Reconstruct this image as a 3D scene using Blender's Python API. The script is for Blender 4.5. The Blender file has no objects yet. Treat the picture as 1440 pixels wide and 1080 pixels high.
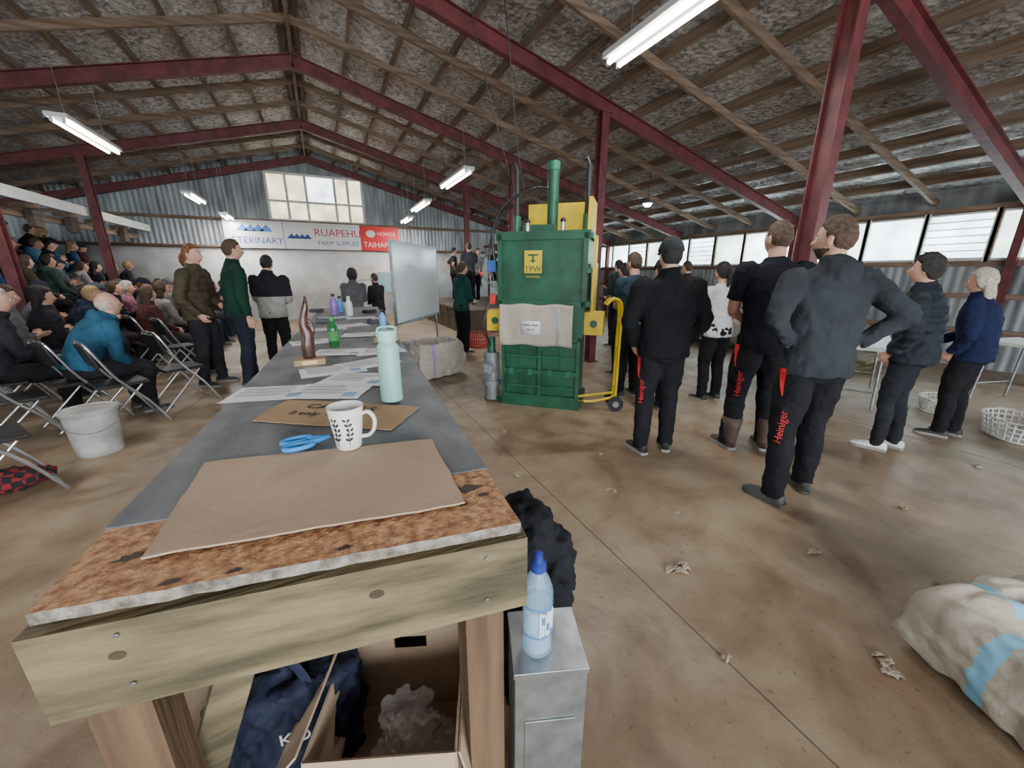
import bpy, bmesh, math, random
from mathutils import Vector, Matrix, noise
import numpy as np
V=Vector
SC=bpy.context.scene
random.seed(4)

# ------------------------------------------------------------ materials
_m={}
def nodes(name):
    m=bpy.data.materials.new(name); m.use_nodes=True
    nt=m.node_tree; b=nt.nodes['Principled BSDF']
    return m,nt,b
def mat(name,col,rough=.6,metal=0.,var=.12,scale=8.,bump=0.,bscale=60.,stretch=None,emit=0.,alpha=1.,trans=0.,col2=None,detail=5,ramp=(.35,.65)):
    if name in _m: return _m[name]
    m,nt,b=nodes(name); L=nt.links
    tc=nt.nodes.new('ShaderNodeTexCoord'); mp=nt.nodes.new('ShaderNodeMapping')
    L.new(tc.outputs['Object'],mp.inputs['Vector'])
    if stretch: mp.inputs['Scale'].default_value=stretch
    n=nt.nodes.new('ShaderNodeTexNoise'); n.inputs['Scale'].default_value=scale; n.inputs['Detail'].default_value=detail
    L.new(mp.outputs[0],n.inputs['Vector'])
    r=nt.nodes.new('ShaderNodeValToRGB')
    r.color_ramp.elements[0].position=ramp[0]; r.color_ramp.elements[1].position=ramp[1]
    c=list(col)
    if col2 is None:
        a=[max(0,x*(1-var)) for x in c]; d=[min(1,x*(1+var)) for x in c]
    else: a=c; d=list(col2)
    r.color_ramp.elements[0].color=(*a,1); r.color_ramp.elements[1].color=(*d,1)
    L.new(n.outputs[0],r.inputs[0]); L.new(r.outputs[0],b.inputs['Base Color'])
    b.inputs['Roughness'].default_value=rough; b.inputs['Metallic'].default_value=metal
    if trans: b.inputs['Transmission Weight'].default_value=trans
    if alpha<1: b.inputs['Alpha'].default_value=alpha
    if emit:
        b.inputs['Emission Color'].default_value=(*c,1); b.inputs['Emission Strength'].default_value=emit
    if bump:
        n2=nt.nodes.new('ShaderNodeTexNoise'); n2.inputs['Scale'].default_value=bscale; n2.inputs['Detail'].default_value=4
        L.new(mp.outputs[0],n2.inputs['Vector'])
        bp=nt.nodes.new('ShaderNodeBump'); bp.inputs['Strength'].default_value=bump; bp.inputs['Distance'].default_value=.02
        L.new(n2.outputs[0],bp.inputs['Height']); L.new(bp.outputs[0],b.inputs['Normal'])
    _m[name]=m; return m
def fabric(name,col,rough=.9,quilt=False):
    if name in _m: return _m[name]
    m=mat(name,col,rough,0,.22,5.,.5,22.)
    m.node_tree.nodes['Principled BSDF'].inputs['Specular IOR Level'].default_value=.2
    if quilt:
        nt=m.node_tree;L=nt.links
        w=nt.nodes.new('ShaderNodeTexWave'); w.bands_direction='Z'; w.inputs['Scale'].default_value=4.2; w.inputs['Distortion'].default_value=.8; w.inputs['Detail Scale'].default_value=2
        tc=[n for n in nt.nodes if n.type=='TEX_COORD'][0]
        L.new(tc.outputs['Object'],w.inputs['Vector'])
        b2=nt.nodes.new('ShaderNodeBump'); b2.inputs['Strength'].default_value=.40; b2.inputs['Distance'].default_value=.018
        L.new(w.outputs[1],b2.inputs['Height'])
        b=nt.nodes['Principled BSDF']; L.new(b2.outputs[0],b.inputs['Normal']); b.inputs['Roughness'].default_value=.7
    return m
def wood(name,col,col2,axis=0,rough=.75,knots=False):
    s=[14,14,14]; s[axis]=1.0
    return mat(name,col,rough,0,.2,1.6,.35,5.,stretch=tuple(s),col2=col2,detail=8)

# ------------------------------------------------------------ mesh builder
class MB:
    def __init__(s): s.v=[];s.f=[];s.m=[];s.s=[];s.mats=[]
    def mi(s,m):
        if m is None: return 0
        if m not in s.mats: s.mats.append(m)
        return s.mats.index(m)
    def add(s,vs,fs,m=None,smooth=False,M=None,flip=False):
        o=len(s.v); i=s.mi(m)
        if M is not None: vs=[M@V(v) for v in vs]
        s.v.extend([tuple(v) for v in vs])
        for f in fs:
            f=[o+k for k in f]
            if flip: f=f[::-1]
            s.f.append(f); s.m.append(i); s.s.append(smooth)
    def box(s,c,size,m=None,R=None,M=None):
        x,y,z=[k/2 for k in size]
        vs=[V((a*x,b*y,d*z)) for a in(-1,1) for b in(-1,1) for d in(-1,1)]
        if R is not None: vs=[R@v for v in vs]
        vs=[v+V(c) for v in vs]
        s.add(vs,[(0,1,3,2),(4,6,7,5),(0,4,5,1),(2,3,7,6),(0,2,6,4),(1,5,7,3)],m,False,M)
    def beam(s,p0,p1,w,h,m=None,up=V((0,0,1)),M=None):
        p0=V(p0);p1=V(p1);t=(p1-p0).normalized(); a=t.cross(V(up))
        if a.length<1e-4: a=V((1,0,0))
        a.normalize(); b=a.cross(t).normalized()
        vs=[p+a*(i*w/2)+b*(j*h/2) for p in(p0,p1) for i,j in((-1,-1),(1,-1),(1,1),(-1,1))]
        s.add(vs,[(3,2,1,0),(4,5,6,7),(0,1,5,4),(1,2,6,5),(2,3,7,6),(3,0,4,7)],m,False,M)
    def prism(s,poly,z0,z1,m=None,ms=None,M=None):
        n=len(poly)
        vs=[(x,y,z0) for x,y in poly]+[(x,y,z1) for x,y in poly]
        s.add(vs,[tuple(range(n,2*n)),tuple(range(n-1,-1,-1))],m,False,M)
        s.add(vs,[(i,(i+1)%n,n+(i+1)%n,n+i) for i in range(n)],ms or m,False,M)
    def tube(s,pts,rad,m=None,side=V((1,0,0)),n=14,M=None,flip=False,cap=True,dens=0):
        pts=[V(p) for p in pts]; rad=[(r,r) if not isinstance(r,(tuple,list)) else tuple(r) for r in rad]
        if dens:
            P=[];R=[];N=len(pts)
            for i in range(N-1):
                a,b,c,d=pts[max(i-1,0)],pts[i],pts[i+1],pts[min(i+2,N-1)]
                for k in range(dens):
                    t=k/dens;t2=t*t;t3=t2*t
                    P.append(.5*((2*b)+(c-a)*t+(2*a-5*b+4*c-d)*t2+(-a+3*b-3*c+d)*t3))
                    R.append(tuple(rad[i][q]*(1-t)+rad[i+1][q]*t for q in(0,1)))
            P.append(pts[-1]);R.append(rad[-1]);pts,rad=P,R
        side=V(side); vs=[];N=len(pts); pa=None
        for i,p in enumerate(pts):
            t=(pts[min(i+1,N-1)]-pts[max(i-1,0)])
            t=t.normalized() if t.length>1e-7 else V((0,0,1))
            b=t.cross(side)
            if b.length<.05: b=t.cross(V((0,1,0))) if pa is None else pa
            b.normalize(); a=b.cross(t).normalized(); pa=b
            for k in range(n):
                g=2*math.pi*k/n
                vs.append(p+a*(math.cos(g)*rad[i][0])+b*(math.sin(g)*rad[i][1]))
        fs=[(i*n+k,i*n+(k+1)%n,(i+1)*n+(k+1)%n,(i+1)*n+k) for i in range(N-1) for k in range(n)]
        if cap: fs+= [tuple(range(n-1,-1,-1)),tuple((N-1)*n+k for k in range(n))]
        fs=[f[::-1] for f in fs]
        s.add(vs,fs,m,True,M,flip)
    def cyl(s,p0,p1,r,m=None,r1=None,n=20,M=None): s.tube([p0,p1],[r,r if r1 is None else r1],m,n=n,M=M)
    def lathe(s,prof,m=None,c=(0,0,0),n=28,M=None):
        vs=[];N=len(prof)
        for r,z in prof:
            for k in range(n):
                g=2*math.pi*k/n; vs.append((c[0]+r*math.cos(g),c[1]+r*math.sin(g),c[2]+z))
        fs=[(i*n+k,i*n+(k+1)%n,(i+1)*n+(k+1)%n,(i+1)*n+k) for i in range(N-1) for k in range(n)]
        s.add(vs,fs,m,True,M)
    def ball(s,c,r,m=None,sub=2,M=None,fn=None):
        bm=bmesh.new(); bmesh.ops.create_icosphere(bm,subdivisions=sub,radius=1)
        r=(r,r,r) if not isinstance(r,(tuple,list)) else r
        vs=[]
        for v in bm.verts:
            p=v.co.copy()
            vs.append((fn(p) if fn else V((p.x*r[0],p.y*r[1],p.z*r[2])))+V(c))
        s.add(vs,[tuple(x.index for x in f.verts) for f in bm.faces],m,True,M); bm.free()
    def text(s,st,size,M,m,ext=.002,align='CENTER'):
        cu=bpy.data.curves.new('t','FONT'); cu.body=st; cu.size=size; cu.extrude=ext; cu.align_x=align; cu.align_y='CENTER'
        cu.resolution_u=3
        o=bpy.data.objects.new('t',cu); SC.collection.objects.link(o)
        dg=bpy.context.evaluated_depsgraph_get(); me=bpy.data.meshes.new_from_object(o.evaluated_get(dg))
        s.add([v.co for v in me.vertices],[tuple(p.vertices) for p in me.polygons],m,False,M)
        bpy.data.objects.remove(o); bpy.data.curves.remove(cu); bpy.data.meshes.remove(me)
    def mesh(s,name):
        me=bpy.data.meshes.new(name); me.from_pydata(s.v,[],s.f)
        for m in s.mats: me.materials.append(m)
        me.polygons.foreach_set('material_index',s.m); me.polygons.foreach_set('use_smooth',s.s); me.update(); return me
    def obj(s,name,loc=(0,0,0),rz=0,parent=None,bevel=0,sharp=40,sc=1):
        me=s.mesh(name)
        if any(s.s): me.set_sharp_from_angle(angle=math.radians(sharp))
        o=bpy.data.objects.new(name,me); SC.collection.objects.link(o)
        o.location=loc; o.rotation_euler=(0,0,rz); o.scale=(sc,)*3
        if parent: o.parent=parent
        if bevel:
            b=o.modifiers.new('bevel','BEVEL'); b.width=bevel; b.segments=2; b.limit_method='ANGLE'; b.angle_limit=math.radians(50)
        return o
_tx={}
def clouds(size):
    if size not in _tx:
        t=bpy.data.textures.new('cl%g'%size,'CLOUDS'); t.noise_scale=size; t.noise_depth=2; _tx[size]=t
    return _tx[size]
def remesh(mb,voxel=.014,sm=4,disp=0,dsize=.1,seed=0):
    """fuse overlapping lofts into one continuous surface; returns verts, faces"""
    me=mb.mesh('tmp'); o=bpy.data.objects.new('tmp',me); SC.collection.objects.link(o)
    r=o.modifiers.new('r','REMESH'); r.mode='VOXEL'; r.voxel_size=voxel
    if sm: q=o.modifiers.new('s','SMOOTH'); q.iterations=sm; q.factor=.5
    if disp:
        e=bpy.data.objects.new('tmpe',None); SC.collection.objects.link(e); e.location=(seed*1.7,seed*.9,seed*2.3)
        bpy.context.view_layer.update()
        d=o.modifiers.new('d','DISPLACE'); d.texture=clouds(dsize); d.strength=disp; d.mid_level=.5; d.texture_coords='OBJECT'; d.texture_coords_object=e
    dg=bpy.context.evaluated_depsgraph_get(); m2=bpy.data.meshes.new_from_object(o.evaluated_get(dg))
    vs=[v.co.copy() for v in m2.vertices]; fs=[tuple(p.vertices) for p in m2.polygons]
    bpy.data.objects.remove(o); bpy.data.meshes.remove(me); bpy.data.meshes.remove(m2)
    if disp: bpy.data.objects.remove(e)
    return vs,fs

# ------------------------------------------------------------ people
def hand_template():
    h=MB()
    h.tube([(0,0,.02),(0,0,-.02),(0,.002,-.06),(0,0,-.092)],[(.024,.017),(.030,.016),(.040,.015),(.037,.011)],side=V((0,1,0)),dens=2,n=12)
    for y,l,c in((.029,.070,.35),(.010,.080,.42),(-.010,.074,.48),(-.028,.058,.55)):
        p=V((0,y,-.080)); a=.12+c*.3; pts=[p];r=[.0095]
        for k,fr in enumerate((.45,.32,.23)):
            p=p+V((-math.sin(a),y*.12,-math.cos(a)))*(l*fr); a+=c; pts.append(p); r.append(.0088-.0008*k)
        h.tube(pts,r,side=V((0,1,0)),n=8)
    h.tube([(-.002,.022,-.018),(-.010,.045,-.045),(-.018,.056,-.070),(-.024,.058,-.092)],[.014,.012,.010,.008],n=8,dens=2)
    return remesh(h,.0048,2)
HAND=hand_template()
def gs(x,c,s): return math.exp(-((x-c)/s)**2)
def head_fn(v):
    x,y,z=v
    X=x*.076;Y=y*.096;Z=z*.120
    if z<0:
        X*=1-.30*(-z)**1.6
        if y<0: Y*=1-.38*(-z)
        else: Y*=1-.06*(-z)
    else: X*=1+.04*z
    if y>.2:
        f=min(1,(y-.2)/.4)
        n=gs(X,0,.012)*(gs(Z,-.028,.017)*.024+gs(Z,-.006,.02)*.011)
        e=(gs(X,.031,.016)+gs(X,-.031,.016))*gs(Z,.006,.013)*-.010
        br=gs(abs(X),.028,.022)*gs(Z,.027,.009)*.005
        li=gs(X,0,.024)*(gs(Z,-.057,.006)+gs(Z,-.069,.006)-.7*gs(Z,-.063,.003))*.006
        ch=gs(X,0,.03)*gs(Z,-.103,.016)*.009
        Y+=f*(n+e+br+li+ch)
    return V((X,Y,Z))
def hairline(y):
    P=[(-1,-.62),(-.5,-.5),(-.1,-.1),(.12,-.05),(.3,.42),(.7,.58),(1,.62)]
    for (a,b),(c,d) in zip(P,P[1:]):
        if y<=c: return b+(d-b)*(y-a)/(c-a)
    return .62
def ik(a,b,l1,l2,pole):
    d=b-a; L=min(d.length,(l1+l2)*.998); dn=d.normalized()
    x=(l1*l1-l2*l2+L*L)/(2*L); h=math.sqrt(max(0,l1*l1-x*x))
    p=V(pole); p=(p-dn*p.dot(dn)).normalized()
    return a+dn*x+p*h, a+dn*L
ARM={'down':((.06,.04,-.53),(.3,-1,0),None),'hips':((.0,-.02,-.36),(1,-.75,0),(-.55,.75,-.35)),
 'crossed':((-.24,.20,-.20),(.9,-.2,-1),None),'pocket':((.0,.10,-.47),(.9,-.8,0),None),
 'lap':((-.07,.34,-.33),(.7,-.5,-.8),None),'clasp':((-.15,.24,-.36),(.8,-.6,-.3),None),
 'chin':((-.10,.22,-.02),(.5,.3,-1),(-.5,.1,.9)),'phone':((-.12,.32,-.12),(.6,-.3,-1),(-.4,.7,.5)),'side':((.10,.10,-.50),(.6,-1,0),None),
 'back':((-.12,-.16,-.42),(1,-.3,0),(-1,-.1,-.1))}
def person_mesh(name,pose='stand',lean=None,arms=('down','down'),feet=((-.11,0,10),(.11,0,-10)),head=(0,0),style='jacket',bulk=1.,
    hair='short',hat=None,shoes='shoe',legw=1.16,fem=False,seat=.45,vox=.013,seed=1,mats=None,short=False,tuck=.0,hood=False,beard=False,wd=1.07):
    top,pants,skin,hairm,shoem,hatm=mats
    if lean is None: lean=.05 if pose=='stand' else 0.
    eyem=mat('eye_white',(.75,.73,.7),.3); iris=mat('iris_dark',(.05,.035,.025),.2); lip=mat('lip_'+skin.name,(.42,.17,.14),.5); sole=mat('shoe_sole',(.25,.24,.22),.8)
    B=MB()
    B.mats=[top,pants,skin,hairm,shoem,hatm or hairm,eyem,iris,lip,sole]
    bx=bulk
    P=V((0,-.015,.940)) if pose=='stand' else V((0,0,seat+.11))
    def sp(s,x=0,y=0):
        l=lean*(.55+.9*max(0,s)) if pose!='stand' else lean*(max(0,s)/.3)**.5 if s>0 else 0
        cx=V((0,math.sin(l)*s,math.cos(l)*s)); f=V((0,math.cos(l),-math.sin(l)))
        return P+cx+V((x,0,0))+f*y
    def fr(s):
        l=lean*(.55+.9*s) if pose!='stand' else lean
        return Matrix.Rotation(-l,3,'X')
    swd=(.178 if not fem else .160)*wd
    # --- legs / pants
    T=MB(); hw=(.150+(.012 if fem else 0))*(.5+.5*wd)
    if pose=='stand':
        T.tube([P+V((0,0,-.11)),P+V((0,-.014,-.04)),P+V((0,0,.05)),P+V((0,0,.13))],[(.13,.10),(hw+.012,.128),(hw,.112),(.135,.10)],side=V((1,0,0)),dens=3,n=20)
    else:
        T.tube([sp(-.09,0,.02),sp(-.02,0,.0),sp(.1),sp(.16)],[(.15,.11),(hw+.02,.125),(hw,.11),(.13,.10)],side=V((1,0,0)),dens=3,n=20)
    ank=[]
    for i,(fx,fy,fa) in enumerate(feet):
        sx=-1 if i==0 else 1
        hip=P+V((sx*.088,0.015,-.03)); an=V((fx,fy,.085))
        pole=(sx*.12,1,.0) if pose=='stand' else (sx*.25,1,.75)
        l1,l2=(.424,.404) if pose=='stand' else (.435,.42)
        kn,an=ik(hip,an,l1,l2,pole); ank.append((an,fa))
        mid=(hip+kn)/2; cal=kn*.62+an*.38+V((0,-.012,0))
        w=legw
        T.tube([hip+(hip-kn)*.04,mid+V((0,.004,0)),kn,cal,an+V((0,0,.02)),an+V((0,0,-.035))],[(.094,.102),(.083*w,.088*w),(.062*w,.064*w),(.059*w,.063*w),(.051*w,.053*w),(.053*w,.057*w)],side=V((1,0,0)),dens=4,n=16)
    vs,fs=remesh(T,vox,4,.024,.075,seed); 
    B.add(vs,fs,pants,True)
    # --- top
    T=MB(); j={'tee':.004,'jacket':.014,'puffer':.032,'hoodie':.018,'jersey':.008}[style]*bx
    hem=-.09+tuck if pose=='stand' else -.02
    T.tube([sp(hem),sp(hem+.06),sp(.14),sp(.30),sp(.42),sp(.485),sp(.53),sp(.565)],
       [(hw+.016+j,.122+j),(hw+.012+j,.126+j),(.140*(.9 if fem else 1.05)*wd+j,.110+j),(swd*.95+j,.122+j),(swd+.012+j*.6,.108+j*.7),(swd*.90+j*.4,.090+j*.5),(.098+j*.5,.075+j*.3),(.062+j*.5,.064+j*.5)],side=V((1,0,0)),dens=3,n=24)
    if style in('puffer','jacket','hoodie'): T.tube([sp(.53),sp(.60,0,.0)],[(.075,.075),(.070,.072)],n=16)
    if hood or style=='hoodie':
        T.ball(sp(.515,0,-.085),(.105,.055,.075),sub=2); T.ball(sp(.56,0,-.05),(.085,.05,.05),sub=2)
    hands=[]
    for i,a in enumerate(arms):
        sx=-1 if i==0 else 1
        w,pole,hd=ARM[a]
        S=sp(.462,sx*swd,0); F=fr(.4)
        tw=S+F@V((w[0]*sx,w[1],w[2])); el,wr=ik(S,tw,.285,.255,F@V((pole[0]*sx,pole[1],pole[2])))
        d=(wr-el).normalized()
        k=1+j*7; aw=.5+.5*wd
        if short:
            cut=S.lerp(el,.72)
            T.tube([S+V((-sx*.05,0,.012)),S,cut],[.055,(.066*aw,.070*aw),(.064*aw,.066*aw)],dens=4,n=14,side=V((0,1,0)))
            A=MB(); A.tube([S.lerp(el,.4),el,el.lerp(wr,.35),wr,wr+d*.02],[.050*aw,.043,.044,.029,.027],dens=3,n=12,side=V((0,1,0)))
            v2,f2=remesh(A,.009,3); B.add(v2,f2,skin,True)
        else:
            T.tube([S+V((-sx*.05,0,.012)),S,S.lerp(el,.5),el,el.lerp(wr,.35),wr-d*.005],[.05,(.067*k**.4*aw,.072*k**.4*aw),.058*k**.6*aw,.051*k**.6*aw,.048*k**.6,.037*k],dens=4,n=14,side=V((0,1,0)))
            A=MB(); A.tube([wr-d*.05,wr+d*.015],[.028,.026],skin,n=10); B.add(A.v,A.f,skin,True)
        hands.append((wr,d if hd is None else (F@V((hd[0]*sx,hd[1],hd[2]))).normalized(),sx))
    vs,fs=remesh(T,vox,3,.032 if style!='tee' else .024,.08,seed+5)
    if style=='puffer':   # real quilting: horizontal baffles swell outwards
        o2=[]
        for v in vs:
            c=V((0 if abs(v.x)<swd+.05 else (swd+.09)*(1 if v.x>0 else -1),0,v.z)); n_=V((v.x-c.x,v.y,0))
            if n_.length>1e-4: n_.normalize()
            o2.append(v+n_*(.009*abs(math.sin(v.z*math.pi/.085))-.005))
        vs=o2
    B.add(vs,fs,top,True)
    # --- hands
    for wr,d,sx in hands:
        z=-d; hint=V((0,1,0))
        if abs(hint.dot(z))>.8: hint=V((0,0,1))
        y=(hint-z*hint.dot(z)).normalized(); x=y.cross(z)
        M=Matrix((x,y,z)).transposed().to_4x4(); M=Matrix.Translation(wr)@M@Matrix.Diagonal((sx*1.0,1,1,1))
        B.add(HAND[0],HAND[1],skin,True,M,flip=(sx<0))
    # --- neck & head
    hy,hp=head
    l=fr(.5)
    hc=sp(.56)+l@V((0,.012,.0))+V((0,.012,.132))
    B.tube([sp(.50),sp(.56),hc+V((0,-.014,-.05))],[.062,.057,.058],skin,n=16,dens=2)
    HM=Matrix.Translation(hc)@Matrix.Rotation(math.radians(hy),4,'Z')@Matrix.Rotation(math.radians(-hp),4,'X')
    B.ball((0,0,0),1,skin,sub=5 if vox<.012 else 4,M=HM,fn=head_fn)
    for sx in(-1,1):
        B.ball((sx*.031,.0765,.006),.0125,eyem,sub=2,M=HM); B.ball((sx*.031,.0855,.006),.0058,iris,sub=1,M=HM)
        B.ball((sx*.0775,-.004,-.006),(.008,.018,.030),skin,sub=2,M=HM); B.ball((sx*.080,-.008,.006),(.007,.016,.020),skin,sub=2,M=HM)
        B.tube([(sx*.016,.088,.027),(sx*.030,.089,.031),(sx*.046,.078,.027)],[.003,.0036,.002],hairm,n=6,M=HM)
    B.tube([(-.022,.0855,-.063),(0,.0925,-.061),(.022,.0855,-.063)],[.003,.0052,.003],lip,n=8,M=HM,dens=2)
    if beard:
        def bdf(v):
            p=head_fn(v); ok=v.z<-.38 and v.y>-.15 and not(abs(v.x)<.3 and -.62<v.z<-.44 and v.y>.5)
            return p+v.normalized()*(.006+.003*noise.noise(v*12) if ok else -.012)
        B.ball((0,0,0),1,hairm,sub=5 if vox<.012 else 4,M=HM,fn=bdf)
    th={'short':.009,'buzz':.004,'long':.017,'bun':.012,'pony':.012,'messy':.020,'bald':.002,'curly':.032}[hair]
    def hf(v):
        p=head_fn(V((v.x,min(v.y,.9),v.z)).normalized()); y=v.y; zl=hairline(y)
        if hair=='bald': ok=(v.z>zl) and v.z<.35 and y<.1
        else: ok=v.z>zl-(.25 if hair in('long','curly') and y<.1 else 0)
        nn=noise.noise(v*(5 if hair in('curly','messy') else 9)+V((seed,0,0)))*th*.5
        edge=min(1,max(.25,(v.z-zl)/.35)) if hair in('short','buzz') else 1
        t=(th*edge+nn+.008*max(0,v.z)) if ok else -.018
        return p+v.normalized()*t
    B.ball((0,0,0),1,hairm,sub=5 if vox<.012 else 4,M=HM,fn=hf)
    if hair=='long':
        A=MB(); A.tube([(0,-.03,.03),(0,-.065,-.06),(0,-.085,-.15),(0,-.09,-.24),(0,-.08,-.31)],[(.078,.055),(.088,.05),(.092,.040),(.080,.03),(.045,.018)],side=V((1,0,0)),dens=3,n=16)
        v2,f2=remesh(A,.010,2,.018,.03,seed); B.add(v2,f2,hairm,True,HM)
    if hair=='pony':
        B.tube([(0,-.085,.03),(0,-.125,.02),(0,-.13,-.06),(0,-.11,-.15),(0,-.10,-.20)],[.02,.024,.028,.02,.006],hairm,dens=3,n=12,M=HM)
    if hair=='bun': B.ball((0,-.085,.075),(.036,.034,.034),hairm,sub=3,M=HM)
    if hat:
        if hat=='cap':
            def cf(v):
                p=head_fn(v); return p+v.normalized()*(.019+.012*max(0,v.z) if v.z>.22-.12*v.y else -.02)
            B.ball((0,0,0),1,hatm,sub=4,M=HM,fn=cf)
            vs=[];n=12
            for r in(0,1):
                for k in range(n+1):
                    g=math.pi*(k/n-.5)*.95
                    vs.append((math.sin(g)*(.074+.006*r),.062+(.045+.075*r)*math.cos(g)-.02,.026-.014*r*math.cos(g)))
            vs+= [(a,b,c-.005) for a,b,c in vs]
            o2=2*(n+1); fs=[]
            for k in range(n):
                fs+=[(k,k+1,n+2+k,n+1+k),(o2+k,o2+n+1+k,o2+n+2+k,o2+k+1),(n+1+k,n+2+k,o2+n+2+k,o2+n+1+k)]
            B.add(vs,fs,hatm,True,HM)
        else:
            def bf(v):
                p=head_fn(v); return p+v.normalized()*(.026+.012*max(0,v.z) if v.z>.05 else -.02)
            B.ball((0,0,0),1,hatm,sub=4,M=HM,fn=bf)
    # --- shoes
    for an,fa in ank:
        if an.z>.2: continue
        M=Matrix.Translation(V((an.x,an.y,0)))@Matrix.Rotation(math.radians(fa),4,'Z')
        sec=[(-.085,.018,.03),(-.075,.032,.075),(-.03,.036,.095),(.03,.039,.085),(.08,.046,.062),(.13,.048,.052),(.165,.038,.042),(.185,.016,.026)]
        vs=[];n=12
        for y,w,h in sec:
            for k in range(n):
                g=math.pi*k/(n-1); c,sn=math.cos(g),math.sin(g)
                vs.append((w*(abs(c)**.7)*(1 if c>0 else -1),y,.022+(h-.022)*max(0,sn)**.8 if h>.022 else .022))
        fs=[(i*n+k,i*n+k+1,(i+1)*n+k+1,(i+1)*n+k) for i in range(len(sec)-1) for k in range(n-1)]
        fs+=[tuple(range(n)),tuple(range(len(sec)*n-1,(len(sec)-1)*n-1,-1))]
        B.add(vs,[f[::-1] for f in fs],shoem,True,M)
        out=[(w+.004,y) for y,w,h in sec]+[(-(w+.004),y) for y,w,h in sec[::-1]]
        B.prism(out,0.001,.026,sole if shoes!='croc' else shoem,M=M)
        if shoes=='boot': B.tube([(0,-.03,.05),(0,-.025,.12),(0,-.025,.27)],[(.048,.057),(.056,.062),(.074,.078)],shoem,n=16,dens=2,M=M,side=V((1,0,0)))
    return B.mesh(name)
SKIN={'a':mat('skin_fair',(.56,.32,.235),.55,0,.08,12),'b':mat('skin_tan',(.43,.235,.155),.55,0,.08,12),'c':mat('skin_brown',(.27,.14,.087),.55,0,.08,12)}
HAIR={'brown':mat('hair_brown',(.07,.04,.022),.7,0,.5,40,.6,120),'dark':mat('hair_black',(.014,.011,.010),.6,0,.5,40,.6,120),'red':mat('hair_auburn',(.20,.075,.03),.7,0,.5,40,.6,120),
 'grey':mat('hair_grey_blonde',(.50,.45,.38),.7,0,.3,40,.6,120),'blond':mat('hair_blond',(.34,.22,.10),.7,0,.4,40,.6,120)}
def fab(c,q=False): return fabric('fabric_%03d%03d%03d%s'%(c[0]*999,c[1]*999,c[2]*999,'_quilted' if q else ''),c,quilt=q)
def shoemat(c): return mat('shoe_%02d%02d%02d'%(c[0]*99,c[1]*99,c[2]*99),c,.6,0,.15,20)
BLK=(.009,.009,.011)
def person(name,loc,face,h=1.75,top=BLK,pants=BLK,skin='a',hair='brown',hairs='short',shoe=(.03,.03,.03),hatc=None,**kw):
    q=kw.get('style')=='puffer'
    ms=(fab(top,q),fab(pants),SKIN[skin],HAIR[hair],shoemat(shoe),fab(hatc) if hatc else None)
    me=person_mesh(name,hair=hairs,mats=ms,**kw)
    o=bpy.data.objects.new(name,me); SC.collection.objects.link(o)
    o.location=loc; o.rotation_euler=(0,0,math.atan2(-face[0],face[1])); o.scale=(h/1.75,)*3
    return o
def decal(p,c,u,fn,name):
    u=V(u).normalized(); X=V((0,0,1)); X=(X-u*X.dot(u)).normalized(); Y=u.cross(X)
    M=Matrix((X,Y,u)).transposed().to_4x4(); M=Matrix.Translation(V(c)+u*.20)@M
    a=MB(); fn(a); o=a.obj(name,sharp=180); o.parent=p; o.matrix_local=M
    s=o.modifiers.new('wrap','SHRINKWRAP'); s.wrap_method='PROJECT'; s.use_project_z=True; s.use_negative_direction=True; s.use_positive_direction=False; s.target=p; s.offset=.004; s.project_limit=.30

# ------------------------------------------------------------ shared mats
RED=mat('maroon_steel_paint',(.115,.024,.028),.55,.0,.3,6,.1,30)
TIMB=wood('roof_timber',(.12,.077,.050),(.23,.158,.11),1)
TIMBX=wood('roof_timber_cross',(.12,.077,.050),(.24,.165,.118),0)
PINE=wood('treated_pine',(.055,.045,.022),(.190,.148,.078),0)
PINEZ=wood('pine_leg',(.055,.030,.014),(.145,.085,.044),2)
WHITE=mat('white_paint',(.60,.60,.58),.6,0,.12,3,.05,40)
BLACKP=mat('black_plastic',(.012,.012,.013),.45,0,.2,20)
STEEL=mat('steel_tube',(.45,.45,.46),.3,.9,.1,10)
GALV=mat('galvanised_steel',(.34,.36,.37),.38,.85,.25,12,.05,50)
CORR=mat('corrugated_iron',(.25,.27,.285),.5,.3,.35,1.5,.05,30,stretch=(3,3,.6))

# foil
foil,nt,b=nodes('roof_foil'); L=nt.links
tc=nt.nodes.new('ShaderNodeTexCoord')
n1=nt.nodes.new('ShaderNodeTexNoise'); n1.inputs['Scale'].default_value=10; n1.inputs['Detail'].default_value=8; n1.inputs['Roughness'].default_value=.70; n1.inputs['Distortion'].default_value=.9
n2=nt.nodes.new('ShaderNodeTexNoise'); n2.inputs['Scale'].default_value=.7; n2.inputs['Detail'].default_value=4
vo=nt.nodes.new('ShaderNodeTexVoronoi'); vo.inputs['Scale'].default_value=14
for q in(n1,n2,vo): L.new(tc.outputs['Object'],q.inputs['Vector'])
r1=nt.nodes.new('ShaderNodeValToRGB'); r1.color_ramp.elements[0].position=.38; r1.color_ramp.elements[1].position=.58
r1.color_ramp.elements[0].color=(.40,.40,.405,1); r1.color_ramp.elements[1].color=(.97,.98,1.0,1)
L.new(n1.outputs[0],r1.inputs[0])
r2=nt.nodes.new('ShaderNodeValToRGB'); r2.color_ramp.elements[0].position=.36; r2.color_ramp.elements[1].position=.60
r2.color_ramp.elements[0].color=(.66,.62,.59,1); r2.color_ramp.elements[1].color=(1,1,1,1); L.new(n2.outputs[0],r2.inputs[0])
mx=nt.nodes.new('ShaderNodeMix'); mx.data_type='RGBA'; mx.blend_type='MULTIPLY'; mx.inputs[0].default_value=1
L.new(r1.outputs[0],mx.inputs[6]); L.new(r2.outputs[0],mx.inputs[7]); L.new(mx.outputs[2],b.inputs['Base Color'])
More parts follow.
